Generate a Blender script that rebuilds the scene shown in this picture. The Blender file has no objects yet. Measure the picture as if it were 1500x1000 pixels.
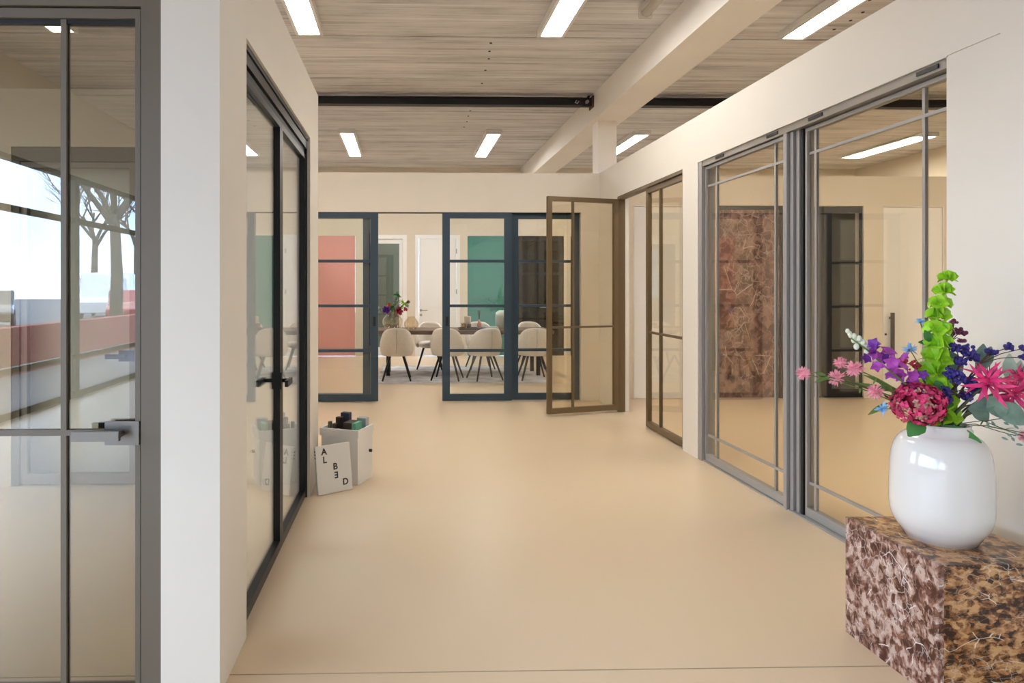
import bpy, bmesh, math, random
from mathutils import Vector, Matrix, Euler
S = bpy.context.scene
COL = S.collection
R = math.radians
PI = math.pi

# ------------------------------------------------------------------ camera
F_PX, CAM_H, YAW = 950.0, 1.45, R(1.3)
PPX, PPY = 593 + F_PX * math.tan(YAW), 420.0
cam_d = bpy.data.cameras.new('camera')
cam = bpy.data.objects.new('camera', cam_d)
COL.objects.link(cam)
cam.location = (0, 0, CAM_H)
cam.rotation_euler = (R(90), 0, -YAW)
cam_d.sensor_width = 36
cam_d.lens = F_PX / 1500 * 36
cam_d.shift_x = (750 - PPX) / 1500
cam_d.shift_y = (PPY - 500) / 1500
cam_d.clip_end = 300
S.camera = cam

# ------------------------------------------------------------------ world and exposure
SKY_STRENGTH = 7.2
LAMP_STRENGTH = 22.0
S.view_settings.view_transform = 'Standard'
S.view_settings.look = 'None'
S.view_settings.gamma = 1
S.view_settings.use_curve_mapping = False
S.view_settings.exposure = 0.96
world = bpy.data.worlds.new('world'); S.world = world
world.use_nodes = True
nt = world.node_tree; nt.nodes.clear()
wo = nt.nodes.new('ShaderNodeOutputWorld'); wb = nt.nodes.new('ShaderNodeBackground')
wt = nt.nodes.new('ShaderNodeTexCoord'); wn = nt.nodes.new('ShaderNodeTexNoise')
wr = nt.nodes.new('ShaderNodeValToRGB')
wn.inputs['Scale'].default_value = 2.2; wn.inputs['Detail'].default_value = 6
wr.color_ramp.elements[0].position = .38; wr.color_ramp.elements[0].color = (.36, .58, 1.0, 1)
wr.color_ramp.elements[1].position = .62; wr.color_ramp.elements[1].color = (.82, .90, 1.0, 1)
nt.links.new(wt.outputs['Generated'], wn.inputs['Vector'])
nt.links.new(wn.outputs['Fac'], wr.inputs['Fac'])
nt.links.new(wr.outputs['Color'], wb.inputs['Color'])
wb.inputs['Strength'].default_value = SKY_STRENGTH
nt.links.new(wb.outputs[0], wo.inputs[0])
S.cycles.max_bounces = 10
S.cycles.diffuse_bounces = 5
S.cycles.glossy_bounces = 5
S.cycles.transparent_max_bounces = 24
S.cycles.sample_clamp_indirect = 6
S.cycles.blur_glossy = 0.5
S.cycles.caustics_reflective = False
S.cycles.caustics_refractive = False

def portal(loc, rot, sx, sy):
    l = bpy.data.lights.new('window_portal', 'AREA'); l.shape = 'RECTANGLE'; l.size = sx; l.size_y = sy
    l.cycles.is_portal = True
    o = bpy.data.objects.new('window_portal', l); COL.objects.link(o); o.location = loc; o.rotation_euler = rot
# the glazed facade of the hall, left of the camera
portal((-4.27, -2.15, 1.5), (0, R(-90), 0), 2.7, 13.6)

# ------------------------------------------------------------------ pixel helpers (photo frame 1500 x 1000)
def ray(px, py):
    a = (px - PPX) / F_PX; b = -(py - PPY) / F_PX
    c, s = math.cos(YAW), math.sin(YAW)
    return Vector((a * c + s, -a * s + c, b))
def onY(px, py, Y):
    r = ray(px, py); t = Y / r.y
    return Vector((r.x * t, Y, CAM_H + r.z * t))

# ------------------------------------------------------------------ materials
M = {}
def mat(name, color=(.8, .8, .8), rough=.5, metal=0.0, spec=.5, noise=0.0, nscale=20, bump=0.0, bscale=60,
        stretch=(1, 1, 1), emit=None, coat=0.0):
    m = bpy.data.materials.new(name); m.use_nodes = True
    n = m.node_tree.nodes; l = m.node_tree.links
    b = n['Principled BSDF']
    b.inputs['Base Color'].default_value = (*color, 1)
    b.inputs['Roughness'].default_value = rough
    b.inputs['Metallic'].default_value = metal
    b.inputs['Specular IOR Level'].default_value = spec
    b.inputs['Coat Weight'].default_value = coat
    if noise or bump:
        tc = n.new('ShaderNodeTexCoord'); mp = n.new('ShaderNodeMapping')
        mp.inputs['Scale'].default_value = stretch
        l.new(tc.outputs['Object'], mp.inputs['Vector'])
    if noise:
        t = n.new('ShaderNodeTexNoise'); t.inputs['Scale'].default_value = nscale; t.inputs['Detail'].default_value = 5
        l.new(mp.outputs[0], t.inputs['Vector'])
        r = n.new('ShaderNodeValToRGB')
        r.color_ramp.elements[0].position = .3; r.color_ramp.elements[1].position = .7
        r.color_ramp.elements[0].color = (*[max(0, c * (1 - noise)) for c in color], 1)
        r.color_ramp.elements[1].color = (*[min(1, c * (1 + noise)) for c in color], 1)
        l.new(t.outputs['Fac'], r.inputs['Fac']); l.new(r.outputs['Color'], b.inputs['Base Color'])
    if bump:
        t2 = n.new('ShaderNodeTexNoise'); t2.inputs['Scale'].default_value = bscale; t2.inputs['Detail'].default_value = 4
        l.new(mp.outputs[0], t2.inputs['Vector'])
        bp = n.new('ShaderNodeBump'); bp.inputs['Strength'].default_value = bump; bp.inputs['Distance'].default_value = .01
        l.new(t2.outputs['Fac'], bp.inputs['Height']); l.new(bp.outputs['Normal'], b.inputs['Normal'])
    if emit:
        b.inputs['Emission Color'].default_value = (*emit[0], 1); b.inputs['Emission Strength'].default_value = emit[1]
    M[name] = m
    return m

def glass(name, tint, f0=.043):
    """thin sheet glass: Fresnel mirror over tinted see-through"""
    m = bpy.data.materials.new(name); m.use_nodes = True
    n = m.node_tree.nodes; l = m.node_tree.links; n.clear()
    out = n.new('ShaderNodeOutputMaterial'); mix = n.new('ShaderNodeMixShader')
    tr = n.new('ShaderNodeBsdfTransparent'); gl = n.new('ShaderNodeBsdfGlossy')
    tr.inputs['Color'].default_value = (*[math.sqrt(c) for c in tint], 1)
    gl.inputs['Roughness'].default_value = 0.0; gl.inputs['Color'].default_value = (1, 1, 1, 1)
    ge = n.new('ShaderNodeNewGeometry'); dt = n.new('ShaderNodeVectorMath'); dt.operation = 'DOT_PRODUCT'
    l.new(ge.outputs['Normal'], dt.inputs[0]); l.new(ge.outputs['Incoming'], dt.inputs[1])
    ab = n.new('ShaderNodeMath'); ab.operation = 'ABSOLUTE'; l.new(dt.outputs['Value'], ab.inputs[0])
    su = n.new('ShaderNodeMath'); su.operation = 'SUBTRACT'; su.inputs[0].default_value = 1; l.new(ab.outputs[0], su.inputs[1])
    pw = n.new('ShaderNodeMath'); pw.operation = 'POWER'; l.new(su.outputs[0], pw.inputs[0]); pw.inputs[1].default_value = 5
    ma = n.new('ShaderNodeMath'); ma.operation = 'MULTIPLY_ADD'; l.new(pw.outputs[0], ma.inputs[0])
    ma.inputs[1].default_value = 1 - f0; ma.inputs[2].default_value = f0
    l.new(ma.outputs[0], mix.inputs['Fac']); l.new(tr.outputs[0], mix.inputs[1]); l.new(gl.outputs[0], mix.inputs[2])
    l.new(mix.outputs[0], out.inputs['Surface'])
    M[name] = m
    return m

glass('glass_clear', (.93, .95, .93))
glass('glass_bronze', (.97, .915, .775))
glass('glass_grey', (.40, .355, .265), .125)
glass('glass_dark', (.25, .23, .20), .045)
glass('glass_vase', (.93, .86, .74), .08)
glass('glass_amber', (.55, .30, .10), .06)
glass('car_glass', (.1, .12, .14), .08)

mat('wall', (.77, .727, .66), .75, noise=.012, nscale=3, bump=.02, bscale=250)
mat('wall_beige', (.72, .645, .535), .75, noise=.012, nscale=3)
mat('wall_sand', (.735, .675, .60), .75, noise=.012, nscale=3)
mat('white_paint', (.82, .80, .77), .55)
mat('white_gloss', (.86, .85, .83), .3)
mat('white_board', (.89, .90, .93), .5)
mat('beam_paint', (.86, .82, .77), .6, noise=.02, nscale=2)
mat('bronze', (.165, .115, .062), .4, metal=.35)
mat('door_brown', (.15, .125, .095), .5, metal=.15)
mat('dark_line', (.006, .006, .007), .5)
mat('black_metal', (.008, .008, .010), .35, metal=.3)
mat('blue_steel', (.032, .060, .092), .42, metal=.15)
mat('grey_metal', (.38, .37, .36), .38, metal=.3)
mat('grey_bronze', (.30, .275, .245), .4, metal=.3)
mat('handle_metal', (.20, .185, .165), .32, metal=.8)
mat('steel_dark', (.018, .019, .021), .5, metal=.3)
mat('rust', (.12, .05, .03), .7, noise=.4, nscale=30)
mat('lamp_body', (.80, .79, .77), .4)
mat('lamp_diffuser', (1, 1, 1), .5, emit=((1.0, .965, .91), LAMP_STRENGTH))
mat('plastic_clear', (.62, .58, .52), .25)
mat('salmon', (.74, .31, .29), .5)
mat('teal', (.06, .24, .205), .42)
mat('dark_door', (.012, .011, .010), .4)
mat('grey_door', (.15, .15, .145), .5)
mat('dark_grey', (.05, .05, .048), .5)
mat('fabric', (.80, .74, .66), .9, noise=.10, nscale=90, bump=.5, bscale=220)
mat('fabric_grey', (.50, .46, .42), .9, bump=.4, bscale=220)
mat('table_wood', (.135, .085, .058), .5, noise=.35, nscale=6, stretch=(1.5, 14, 14))
mat('rug', (.68, .68, .71), .95, noise=.30, nscale=4, bump=.5, bscale=200)
mat('ceramic', (.74, .715, .68), .14, coat=.5)
mat('ceramic_green', (.52, .60, .52), .4)
mat('ceramic_pink', (.72, .22, .16), .4)
mat('ceramic_sand', (.62, .50, .36), .6)
mat('paper', (.76, .75, .72), .7)
mat('tray_wood', (.09, .055, .035), .5)
mat('sign_white', (.84, .83, .81), .45)
mat('print_black', (.03, .03, .03), .6)
mat('card_white', (.82, .82, .82), .5)
mat('sample_brown', (.045, .032, .025), .5)
mat('sample_green', (.13, .42, .28), .5)
mat('sample_navy', (.03, .04, .09), .5)
mat('sample_olive', (.10, .10, .05), .5)
mat('sample_grey', (.38, .42, .46), .4)
mat('stem_green', (.13, .22, .05), .6)
mat('stem_dark', (.07, .085, .03), .6)
mat('stem_brown', (.10, .055, .035), .7)
mat('lime', (.36, .66, .03), .5, noise=.2, nscale=25)
mat('leaf_green', (.05, .20, .04), .45, noise=.2, nscale=25)
mat('leaf_grey', (.17, .27, .21), .55, noise=.25, nscale=20)
mat('leaf_pale', (.36, .46, .36), .55, noise=.2, nscale=20)
mat('pink_pale', (.90, .38, .46), .6, noise=.15, nscale=60)
mat('pink_hot', (.80, .035, .19), .5, noise=.3, nscale=25)
mat('magenta', (.48, .07, .48), .5, noise=.35, nscale=30)
mat('violet', (.17, .025, .30), .5, noise=.3, nscale=30)
mat('hydrangea', (.66, .04, .15), .55, noise=.45, nscale=28)
mat('hydrangea_core', (.52, .26, .20), .6, noise=.3, nscale=60)
mat('indigo', (.045, .03, .22), .7, noise=.4, nscale=80)
mat('sky_blue', (.30, .56, .84), .6)
mat('white_bud', (.72, .76, .62), .6)
mat('plum', (.20, .035, .09), .55, noise=.3, nscale=50)
mat('crimson', (.45, .015, .05), .55, noise=.3, nscale=40)
mat('purple', (.16, .02, .42), .5)
mat('orange', (.75, .25, .05), .6)
mat('asphalt', (.16, .16, .17), .9, noise=.15, nscale=3)
mat('brick_red', (.30, .05, .045), .8, noise=.2, nscale=10)
mat('bark', (.10, .085, .07), .9, noise=.3, nscale=8)
mat('car_dark', (.02, .025, .035), .15, metal=.4, coat=1)
mat('car_white', (.75, .76, .78), .2, coat=1)
mat('car_red', (.36, .02, .03), .18, coat=1)
mat('tyre', (.012, .012, .012), .8)
mat('alloy', (.5, .5, .52), .3, metal=.9)

# poured resin floor
def make_floor_mat():
    m = mat('floor_resin', (.60, .455, .32), .30, spec=.5)
    n = m.node_tree.nodes; l = m.node_tree.links; b = n['Principled BSDF']
    tc = n.new('ShaderNodeTexCoord')
    t2 = n.new('ShaderNodeTexNoise'); t2.inputs['Scale'].default_value = 1.5; t2.inputs['Detail'].default_value = 2
    l.new(tc.outputs['Object'], t2.inputs['Vector'])
    r = n.new('ShaderNodeValToRGB'); r.color_ramp.elements[0].color = (.69, .54, .375, 1); r.color_ramp.elements[1].color = (.71, .558, .39, 1)
    l.new(t2.outputs['Fac'], r.inputs['Fac']); l.new(r.outputs['Color'], b.inputs['Base Color'])
make_floor_mat()

# board-marked slabs of the ceiling: streaks along X
def make_ceiling_mat():
    m = mat('ceiling_boards', (.3, .25, .2), .85)
    n = m.node_tree.nodes; l = m.node_tree.links; b = n['Principled BSDF']
    tc = n.new('ShaderNodeTexCoord')
    def streak(scale, sx, detail):
        mp = n.new('ShaderNodeMapping'); mp.inputs['Scale'].default_value = (sx, 1, 1)
        l.new(tc.outputs['Object'], mp.inputs['Vector'])
        t = n.new('ShaderNodeTexNoise'); t.inputs['Scale'].default_value = scale; t.inputs['Detail'].default_value = detail
        t.inputs['Roughness'].default_value = .65
        l.new(mp.outputs[0], t.inputs['Vector']); return t
    a = streak(9, .035, 6); c = streak(34, .03, 4); d = streak(2.2, .5, 5)
    mx = n.new('ShaderNodeMix'); mx.data_type = 'FLOAT'; mx.inputs['Factor'].default_value = .45
    l.new(a.outputs['Fac'], mx.inputs['A']); l.new(c.outputs['Fac'], mx.inputs['B'])
    mx2 = n.new('ShaderNodeMix'); mx2.data_type = 'FLOAT'; mx2.inputs['Factor'].default_value = .25
    l.new(mx.outputs['Result'], mx2.inputs['A']); l.new(d.outputs['Fac'], mx2.inputs['B'])
    r = n.new('ShaderNodeValToRGB')
    r.color_ramp.elements[0].position = .38; r.color_ramp.elements[0].color = (.35, .34, .335, 1)
    r.color_ramp.elements[1].position = .60; r.color_ramp.elements[1].color = (.80, .785, .785, 1)
    e = r.color_ramp.elements.new(.48); e.color = (.62, .605, .605, 1)
    l.new(mx2.outputs['Result'], r.inputs['Fac']); l.new(r.outputs['Color'], b.inputs['Base Color'])
    bp = n.new('ShaderNodeBump'); bp.inputs['Strength'].default_value = .35; bp.inputs['Distance'].default_value = .01
    l.new(mx.outputs['Result'], bp.inputs['Height']); l.new(bp.outputs['Normal'], b.inputs['Normal'])
make_ceiling_mat()

def marble(name, dark, mid, light, vein, scale, stretch=(1, 1, 1), rot=(0, 0, 0), rough=.28):
    m = mat(name, mid, rough, coat=.1, spec=.35)
    n = m.node_tree.nodes; l = m.node_tree.links; b = n['Principled BSDF']
    tc = n.new('ShaderNodeTexCoord'); mp = n.new('ShaderNodeMapping')
    mp.inputs['Scale'].default_value = stretch; mp.inputs['Rotation'].default_value = rot
    l.new(tc.outputs['Object'], mp.inputs['Vector'])
    t = n.new('ShaderNodeTexNoise'); t.inputs['Scale'].default_value = scale; t.inputs['Detail'].default_value = 9
    t.inputs['Roughness'].default_value = .62; t.inputs['Distortion'].default_value = .5
    l.new(mp.outputs[0], t.inputs['Vector'])
    r = n.new('ShaderNodeValToRGB'); r.color_ramp.elements[0].position = .40; r.color_ramp.elements[0].color = (*dark, 1)
    r.color_ramp.elements[1].position = .62; r.color_ramp.elements[1].color = (*light, 1)
    e = r.color_ramp.elements.new(.50); e.color = (*mid, 1)
    l.new(t.outputs['Fac'], r.inputs['Fac'])
    # broken fragments: warped cells of differing tone with pale seams in places, plus a few long thin veins
    w = n.new('ShaderNodeTexNoise'); w.inputs['Scale'].default_value = scale * .9; w.inputs['Detail'].default_value = 5
    l.new(mp.outputs[0], w.inputs['Vector'])
    va = n.new('ShaderNodeVectorMath'); va.operation = 'MULTIPLY_ADD'
    amp = 1.1 / scale
    l.new(w.outputs['Color'], va.inputs[0]); va.inputs[1].default_value = (amp, amp, amp); l.new(mp.outputs[0], va.inputs[2])
    def vor(feat, sc):
        v = n.new('ShaderNodeTexVoronoi'); v.feature = feat; v.inputs['Scale'].default_value = sc
        l.new(va.outputs[0], v.inputs['Vector']); return v
    def mrange(src, a0, a1, b0, b1):
        q = n.new('ShaderNodeMapRange'); q.inputs['From Min'].default_value = a0; q.inputs['From Max'].default_value = a1
        q.inputs['To Min'].default_value = b0; q.inputs['To Max'].default_value = b1; l.new(src, q.inputs['Value']); return q.outputs[0]
    def mul(p, q, op='MULTIPLY'):
        o_ = n.new('ShaderNodeMath'); o_.operation = op; l.new(p, o_.inputs[0]); l.new(q, o_.inputs[1]); return o_.outputs[0]
    cell = vor('F1', scale * 1.9)
    bw = n.new('ShaderNodeRGBToBW'); l.new(cell.outputs['Color'], bw.inputs[0])
    tone = n.new('ShaderNodeMath'); tone.operation = 'ADD'
    l.new(t.outputs['Fac'], tone.inputs[0]); l.new(mrange(bw.outputs[0], .2, .8, -.085, .085), tone.inputs[1])
    l.new(tone.outputs[0], r.inputs['Fac'])
    g = n.new('ShaderNodeTexNoise'); g.inputs['Scale'].default_value = scale * .35; g.inputs['Detail'].default_value = 2; l.new(mp.outputs[0], g.inputs['Vector'])
    seam = mul(mrange(vor('DISTANCE_TO_EDGE', scale * 1.2).outputs['Distance'], 0, .05, .55, 0), mrange(g.outputs['Fac'], .45, .62, 0, 1))
    vb = n.new('ShaderNodeVectorMath'); vb.operation = 'MULTIPLY_ADD'
    l.new(w.outputs['Color'], vb.inputs[0]); vb.inputs[1].default_value = (amp * .4, amp * .4, amp * .4); l.new(mp.outputs[0], vb.inputs[2])
    ln = n.new('ShaderNodeTexVoronoi'); ln.feature = 'DISTANCE_TO_EDGE'; ln.inputs['Scale'].default_value = scale * .42
    l.new(vb.outputs[0], ln.inputs['Vector'])
    g2 = n.new('ShaderNodeTexNoise'); g2.inputs['Scale'].default_value = scale * .55; g2.inputs['Detail'].default_value = 0; l.new(mp.outputs[0], g2.inputs['Vector'])
    longv = mul(mrange(ln.outputs['Distance'], .0, .020, 1, 0), mrange(g2.outputs['Fac'], .60, .64, 0, 1))
    mu = mul(seam, longv, 'MAXIMUM')
    mx = n.new('ShaderNodeMix'); mx.data_type = 'RGBA'
    l.new(mu, mx.inputs['Factor']); l.new(r.outputs['Color'], mx.inputs['A']); mx.inputs['B'].default_value = (*vein, 1)
    l.new(mx.outputs['Result'], b.inputs['Base Color'])
marble('marble_brown', (.034, .012, .005), (.29, .118, .036), (.56, .325, .145), (.85, .74, .60), 19, (1, 1, 1.7), (0, .2, 0))
marble('marble_brown_daylit', (.065, .020, .012), (.235, .105, .070), (.51, .37, .31), (.86, .80, .76), 19, (1, 1.35, 1), (.7, 0, 0))  # same stone on the plinth's left face, pinkish-grey daylight reflection painted into its colours
marble('marble_rose', (.12, .065, .055), (.22, .12, .10), (.33, .205, .17), (.66, .55, .48), 8, (1, 1, .8), (.2, .9, .3))

# ------------------------------------------------------------------ mesh building
class MB:
    def __init__(s): s.v = []; s.f = []; s.sm = []
    def add(s, vs, fs, smooth=False):
        o = len(s.v); s.v += [tuple(v) for v in vs]; s.f += [tuple(i + o for i in f) for f in fs]; s.sm += [smooth] * len(fs)
        return s
    def box(s, x0, x1, y0, y1, z0, z1, mtx=None):
        if x0 > x1: x0, x1 = x1, x0
        if y0 > y1: y0, y1 = y1, y0
        if z0 > z1: z0, z1 = z1, z0
        vs = [(x0, y0, z0), (x1, y0, z0), (x1, y1, z0), (x0, y1, z0), (x0, y0, z1), (x1, y0, z1), (x1, y1, z1), (x0, y1, z1)]
        if mtx: vs = [mtx @ Vector(v) for v in vs]
        return s.add(vs, [(0, 3, 2, 1), (4, 5, 6, 7), (0, 1, 5, 4), (1, 2, 6, 5), (2, 3, 7, 6), (3, 0, 4, 7)])
    def tube(s, pts, rad, n=6, cap=True, smooth=True):
        pts = [Vector(p) for p in pts]
        if not isinstance(rad, (list, tuple)): rad = [rad] * len(pts)
        vs = []; fs = []
        up = None
        for i, p in enumerate(pts):
            d = (pts[min(i + 1, len(pts) - 1)] - pts[max(i - 1, 0)])
            d = d.normalized() if d.length > 1e-9 else Vector((0, 0, 1))
            if up is None: up = d.orthogonal().normalized()
            up = (up - d * up.dot(d))
            up = up.normalized() if up.length > 1e-6 else d.orthogonal().normalized()
            w = d.cross(up)
            for k in range(n):
                a = 2 * PI * k / n
                vs.append(p + (up * math.cos(a) + w * math.sin(a)) * rad[i])
        for i in range(len(pts) - 1):
            for k in range(n):
                a, b = i * n + k, i * n + (k + 1) % n
                fs.append((a, b, b + n, a + n))
        s.add(vs, fs, smooth)
        if cap:
            m = len(pts) - 1
            o = len(s.v) - len(vs)
            s.f.append(tuple(o + k for k in reversed(range(n)))); s.sm.append(False)
            s.f.append(tuple(o + m * n + k for k in range(n))); s.sm.append(False)
        return s
    def lathe(s, prof, n=32, c=(0, 0, 0), smooth=True, close=False):
        c = Vector(c); vs = []; fs = []
        for r, z in prof:
            for k in range(n):
                a = 2 * PI * k / n
                vs.append((c.x + r * math.cos(a), c.y + r * math.sin(a), c.z + z))
        m = len(prof)
        for i in range(m - 1 if not close else m):
            j = (i + 1) % m
            for k in range(n):
                k2 = (k + 1) % n
                fs.append((i * n + k, i * n + k2, j * n + k2, j * n + k))
        return s.add(vs, fs, smooth)
    def ball(s, c, r, n=8, m=5, sc=(1, 1, 1)):
        prof = [(max(1e-4, math.sin(PI * i / m)), -math.cos(PI * i / m)) for i in range(m + 1)]
        o = len(s.v); s.lathe(prof, n)
        c = Vector(c)
        for i in range(o, len(s.v)):
            v = s.v[i]; s.v[i] = (c.x + v[0] * r * sc[0], c.y + v[1] * r * sc[1], c.z + v[2] * r * sc[2])
        return s
    def petal(s, base, d, nrm, L, W, curl=.3, cup=.15, seg=4, shape=1.0, twist=0.0):
        """a leaf or petal: a bent strip of seg x 2 quads, thin lens thickness by a folded mid rib"""
        base = Vector(base); d = Vector(d).normalized(); nrm = Vector(nrm)
        nrm = nrm - d * nrm.dot(d)
        nrm = nrm.normalized() if nrm.length > 1e-6 else d.orthogonal().normalized()
        side = d.cross(nrm)
        vs = []; fs = []
        for i in range(seg + 1):
            t = i / seg
            w = W * .5 * (math.sin(PI * min(1, (t * .92 + .06)) ** shape) + .04)
            p = base + d * (L * t * (1 - .25 * curl * t)) - nrm * (curl * L * t * t)
            sd = side * math.cos(twist * t) + nrm * math.sin(twist * t)
            vs += [p - sd * w + nrm * cup * w, p, p + sd * w + nrm * cup * w]
        for i in range(seg):
            for k in range(2):
                a = i * 3 + k; fs.append((a, a + 1, a + 4, a + 3))
        return s.add(vs, fs, True)
    def build(s, name, material, parent=None, bevel=0, seg=2, local=True):
        me = bpy.data.meshes.new(name)
        vs = s.v
        if parent is not None and not local:
            q = parent
            off = Vector((0, 0, 0))
            while q is not None: off += q.location; q = q.parent
            vs = [tuple(Vector(v) - off) for v in vs]
        me.from_pydata(vs, [], s.f); me.update()
        me.polygons.foreach_set('use_smooth', s.sm)
        if bevel:
            bm = bmesh.new(); bm.from_mesh(me)
            bmesh.ops.remove_doubles(bm, verts=bm.verts, dist=1e-5)
            es = [e for e in bm.edges if len(e.link_faces) == 2 and e.calc_face_angle(0) > .5]
            bmesh.ops.bevel(bm, geom=es, offset=bevel, segments=seg, affect='EDGES', profile=.5)
            bm.to_mesh(me); bm.free()
        me.materials.append(M[material])
        o = bpy.data.objects.new(name, me); COL.objects.link(o)
        if parent is not None: o.parent = parent
        return o

def tag(o, label=None, cat=None, group=None, kind=None):
    if label: o['label'] = label
    if cat: o['category'] = cat
    if group: o['group'] = group
    if kind: o['kind'] = kind
    return o
def thing(name, label, cat, loc=(0, 0, 0), rz=0, group=None, kind=None, rot=None):
    o = bpy.data.objects.new(name, None); COL.objects.link(o); o.empty_display_size = .1
    o.location = loc; o.rotation_euler = rot if rot else (0, 0, rz)
    return tag(o, label, cat, group, kind)
def box_part(name, m, parent, *b, bevel=0, mtx=None):
    return MB().box(*b, mtx=mtx).build(name, m, parent, bevel=bevel)
def struct(name, mb, m, label, cat):
    return tag(mb.build(name, m), label, cat, kind='structure')
def copy_tree(o, parent=None):
    c = o.copy(); COL.objects.link(c); c.parent = parent
    for ch in list(o.children): copy_tree(ch, c)
    return c

# ------------------------------------------------------------------ the shell
XL, XR, WT, OT, CEIL, YB = -.655, 2.468, 2.89, 2.50, 3.95, 8.18
HX0, HX1, HY0, HY1 = -4.30, 9.60, -9.0, 13.62      # the hall

fl = MB().box(HX0, HX1, 2.444, HY1, -.12, 0)
floor = struct('floor', fl, 'floor_resin', 'sand-coloured poured resin floor running through the whole showroom', 'floor')
box_part('floor_field', 'floor_resin', floor, HX0, HX1, HY0, 2.438, -.12, 0)
box_part('joint_filler', 'steel_dark', floor, HX0, HX1, 2.438, 2.444, -.12, -.003)

ce = MB().box(HX0 - .2, HX1 + .2, HY0 - .2, HY1 + .4, CEIL + .05, CEIL + .25)
ceiling = struct('ceiling', ce, 'steel_dark', 'high ceiling of board-marked brown concrete slabs', 'ceiling')
pitch = 1.293
k0 = math.ceil((HY0 - 6.48) / pitch) - 1
rng = random.Random(4)
y = 6.48 + k0 * pitch
while y < HY1 + .1:
    y0, y1 = max(y + .010, HY0), min(y + pitch - .010, HY1 + .1)
    o = box_part('ceiling_slab', 'ceiling_boards', ceiling, HX0, HX1, y0, y1, CEIL + rng.uniform(0, .006), CEIL + .06)
    y += pitch
for (px, py) in ((719, 63), (717, 75), (716, 86), (711, 103), (706, 122), (689, 162), (686, 170), (684, 178), (680, 186), (1274, 0), (1264, 18), (1246, 30), (1222, 43)):
    r_ = ray(px, py); t_ = (CEIL - CAM_H) / r_.z
    MB().lathe([(.0005, 0), (.014, 0), (.014, .02)], 10, (r_.x * t_, r_.y * t_, CEIL - .004)).build('anchor_hole', 'dark_line', ceiling)

# left partition with the opening for the black double door
T = .14
m = MB()
m.box(XL - T, XL, 2.312, 2.70, 0, WT).box(XL - T, XL, 4.505, 4.92, 0, WT).box(XL - T, XL, 2.70, 4.505, OT - .02, WT)
wl = struct('wall_left', m, 'wall', 'beige partition wall along the left of the passage with black glazed doors in it', 'wall')
# wall facing the camera with the brown door
m = MB()
m.box(-.862, XL - T, 2.312, 2.46, 0, WT).box(-1.95, -.862, 2.312, 2.46, 2.505, WT).box(HX0, -1.95, 2.312, 2.46, 0, WT)
struct('wall_front', m, 'wall', 'narrow off-white wall between the brown glass door and the passage', 'wall')
# back wall of the room on the left
m = MB()
m.box(HX0, -2.86, 4.775, 4.92, 0, WT).box(-1.93, XL - T, 4.775, 4.92, 0, WT).box(-2.86, -1.93, 4.775, 4.92, 2.47, WT)
struct('wall_left_back', m, 'wall_beige', 'beige back wall of the room behind the brown glass door', 'wall')
# back wall of the passage with sliding doors
m = MB()
m.box(HX0, -1.36, YB, YB + .16, 0, WT).box(2.236, XR, YB, YB + .16, 0, WT).box(-1.36, 2.236, YB, YB + .16, 2.392, WT)
struct('wall_back', m, 'wall_sand', 'beige wall over the blue steel sliding doors at the end of the passage', 'wall')
# right wall
m = MB()
YA, YBb, YC, YD = 7.49, 5.71, 5.41, 2.90
m.box(XR, XR + T, YA, YB + .16, 0, WT).box(XR, XR + T, YC, YBb, 0, 2.497).box(XR, XR + T, 2.62, YD, 0, 2.497)
m.box(XR, XR + T, 2.62, YA, 2.503, WT).box(XR, XR + T, YD, YA, 2.497, 2.503)
m.box(XR + .006, XR + T, 2.62, YD, 2.497, 2.503)
m.box(XR - .012, XR + T, HY0, 2.62, 0, WT)
struct('wall_right', m, 'wall', 'long off-white partition wall with two glazed openings on the right', 'wall')
# room behind the right wall
m = MB()
m.box(XR + T, 2.955, 8.32, 8.46, 0, WT).box(3.875, 4.05, 8.32, 8.46, 0, 2.505).box(4.92, 5.10, 8.32, 8.46, 0, 2.505)
m.box(5.98, 6.232, 8.32, 8.46, 0, 2.505).box(7.05, HX1, 8.32, 8.46, 0, WT)
m.box(2.955, 7.05, 8.32, 8.46, 2.505, WT)
struct('wall_east_back', m, 'wall_beige', 'beige back wall of the side room with marble panel and doors', 'wall')
struct('wall_east', MB().box(HX1, HX1 + .15, HY0, HY1, 0, CEIL + .05), 'wall_beige', 'plain beige end wall of the side room', 'wall')
struct('wall_east_front', MB().box(XR + T, HX1, .6, .75, 0, WT), 'wall', 'beige front partition of the side room', 'wall')
# dining room walls
m = MB()
DY = 13.62
for a, b in ((HX0, -1.97), (-1.04, -.80), (-.05, .29), (1.09, 1.318), (2.23, 2.37), (3.36, 3.50), (4.3, HX1)):
    m.box(a, b, DY, DY + .15, 0, 2.525 if -1.97 < a < 4.2 else CEIL + .05)
m.box(-1.97, 4.3, DY, DY + .15, 2.525, CEIL + .05)
struct('wall_dining_back', m, 'wall_beige', 'warm white back wall of the dining room with a row of doors', 'wall')
struct('wall_dining_right', MB().box(4.62, 4.74, 8.46, DY, 0, WT), 'wall', 'beige side wall right of the dining table', 'wall')
struct('wall_dining_left', MB().box(-2.6, -2.48, 8.34, DY, 0, WT), 'wall', 'beige side wall left of the dining room', 'wall')
# outer shell above the facades
struct('wall_facade_left', MB().box(HX0 - .15, HX0, HY0, HY1, 2.90, CEIL + .05).box(HX0 - .15, HX0, 4.7, HY1, 0, 2.90), 'wall',
       'beige outer wall above the shop windows', 'wall')
struct('wall_rear', MB().box(HX0 - .15, HX1 + .15, HY0 - .15, HY0, 0, CEIL + .05), 'wall',
       'beige rear wall of the entrance hall', 'wall')

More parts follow.
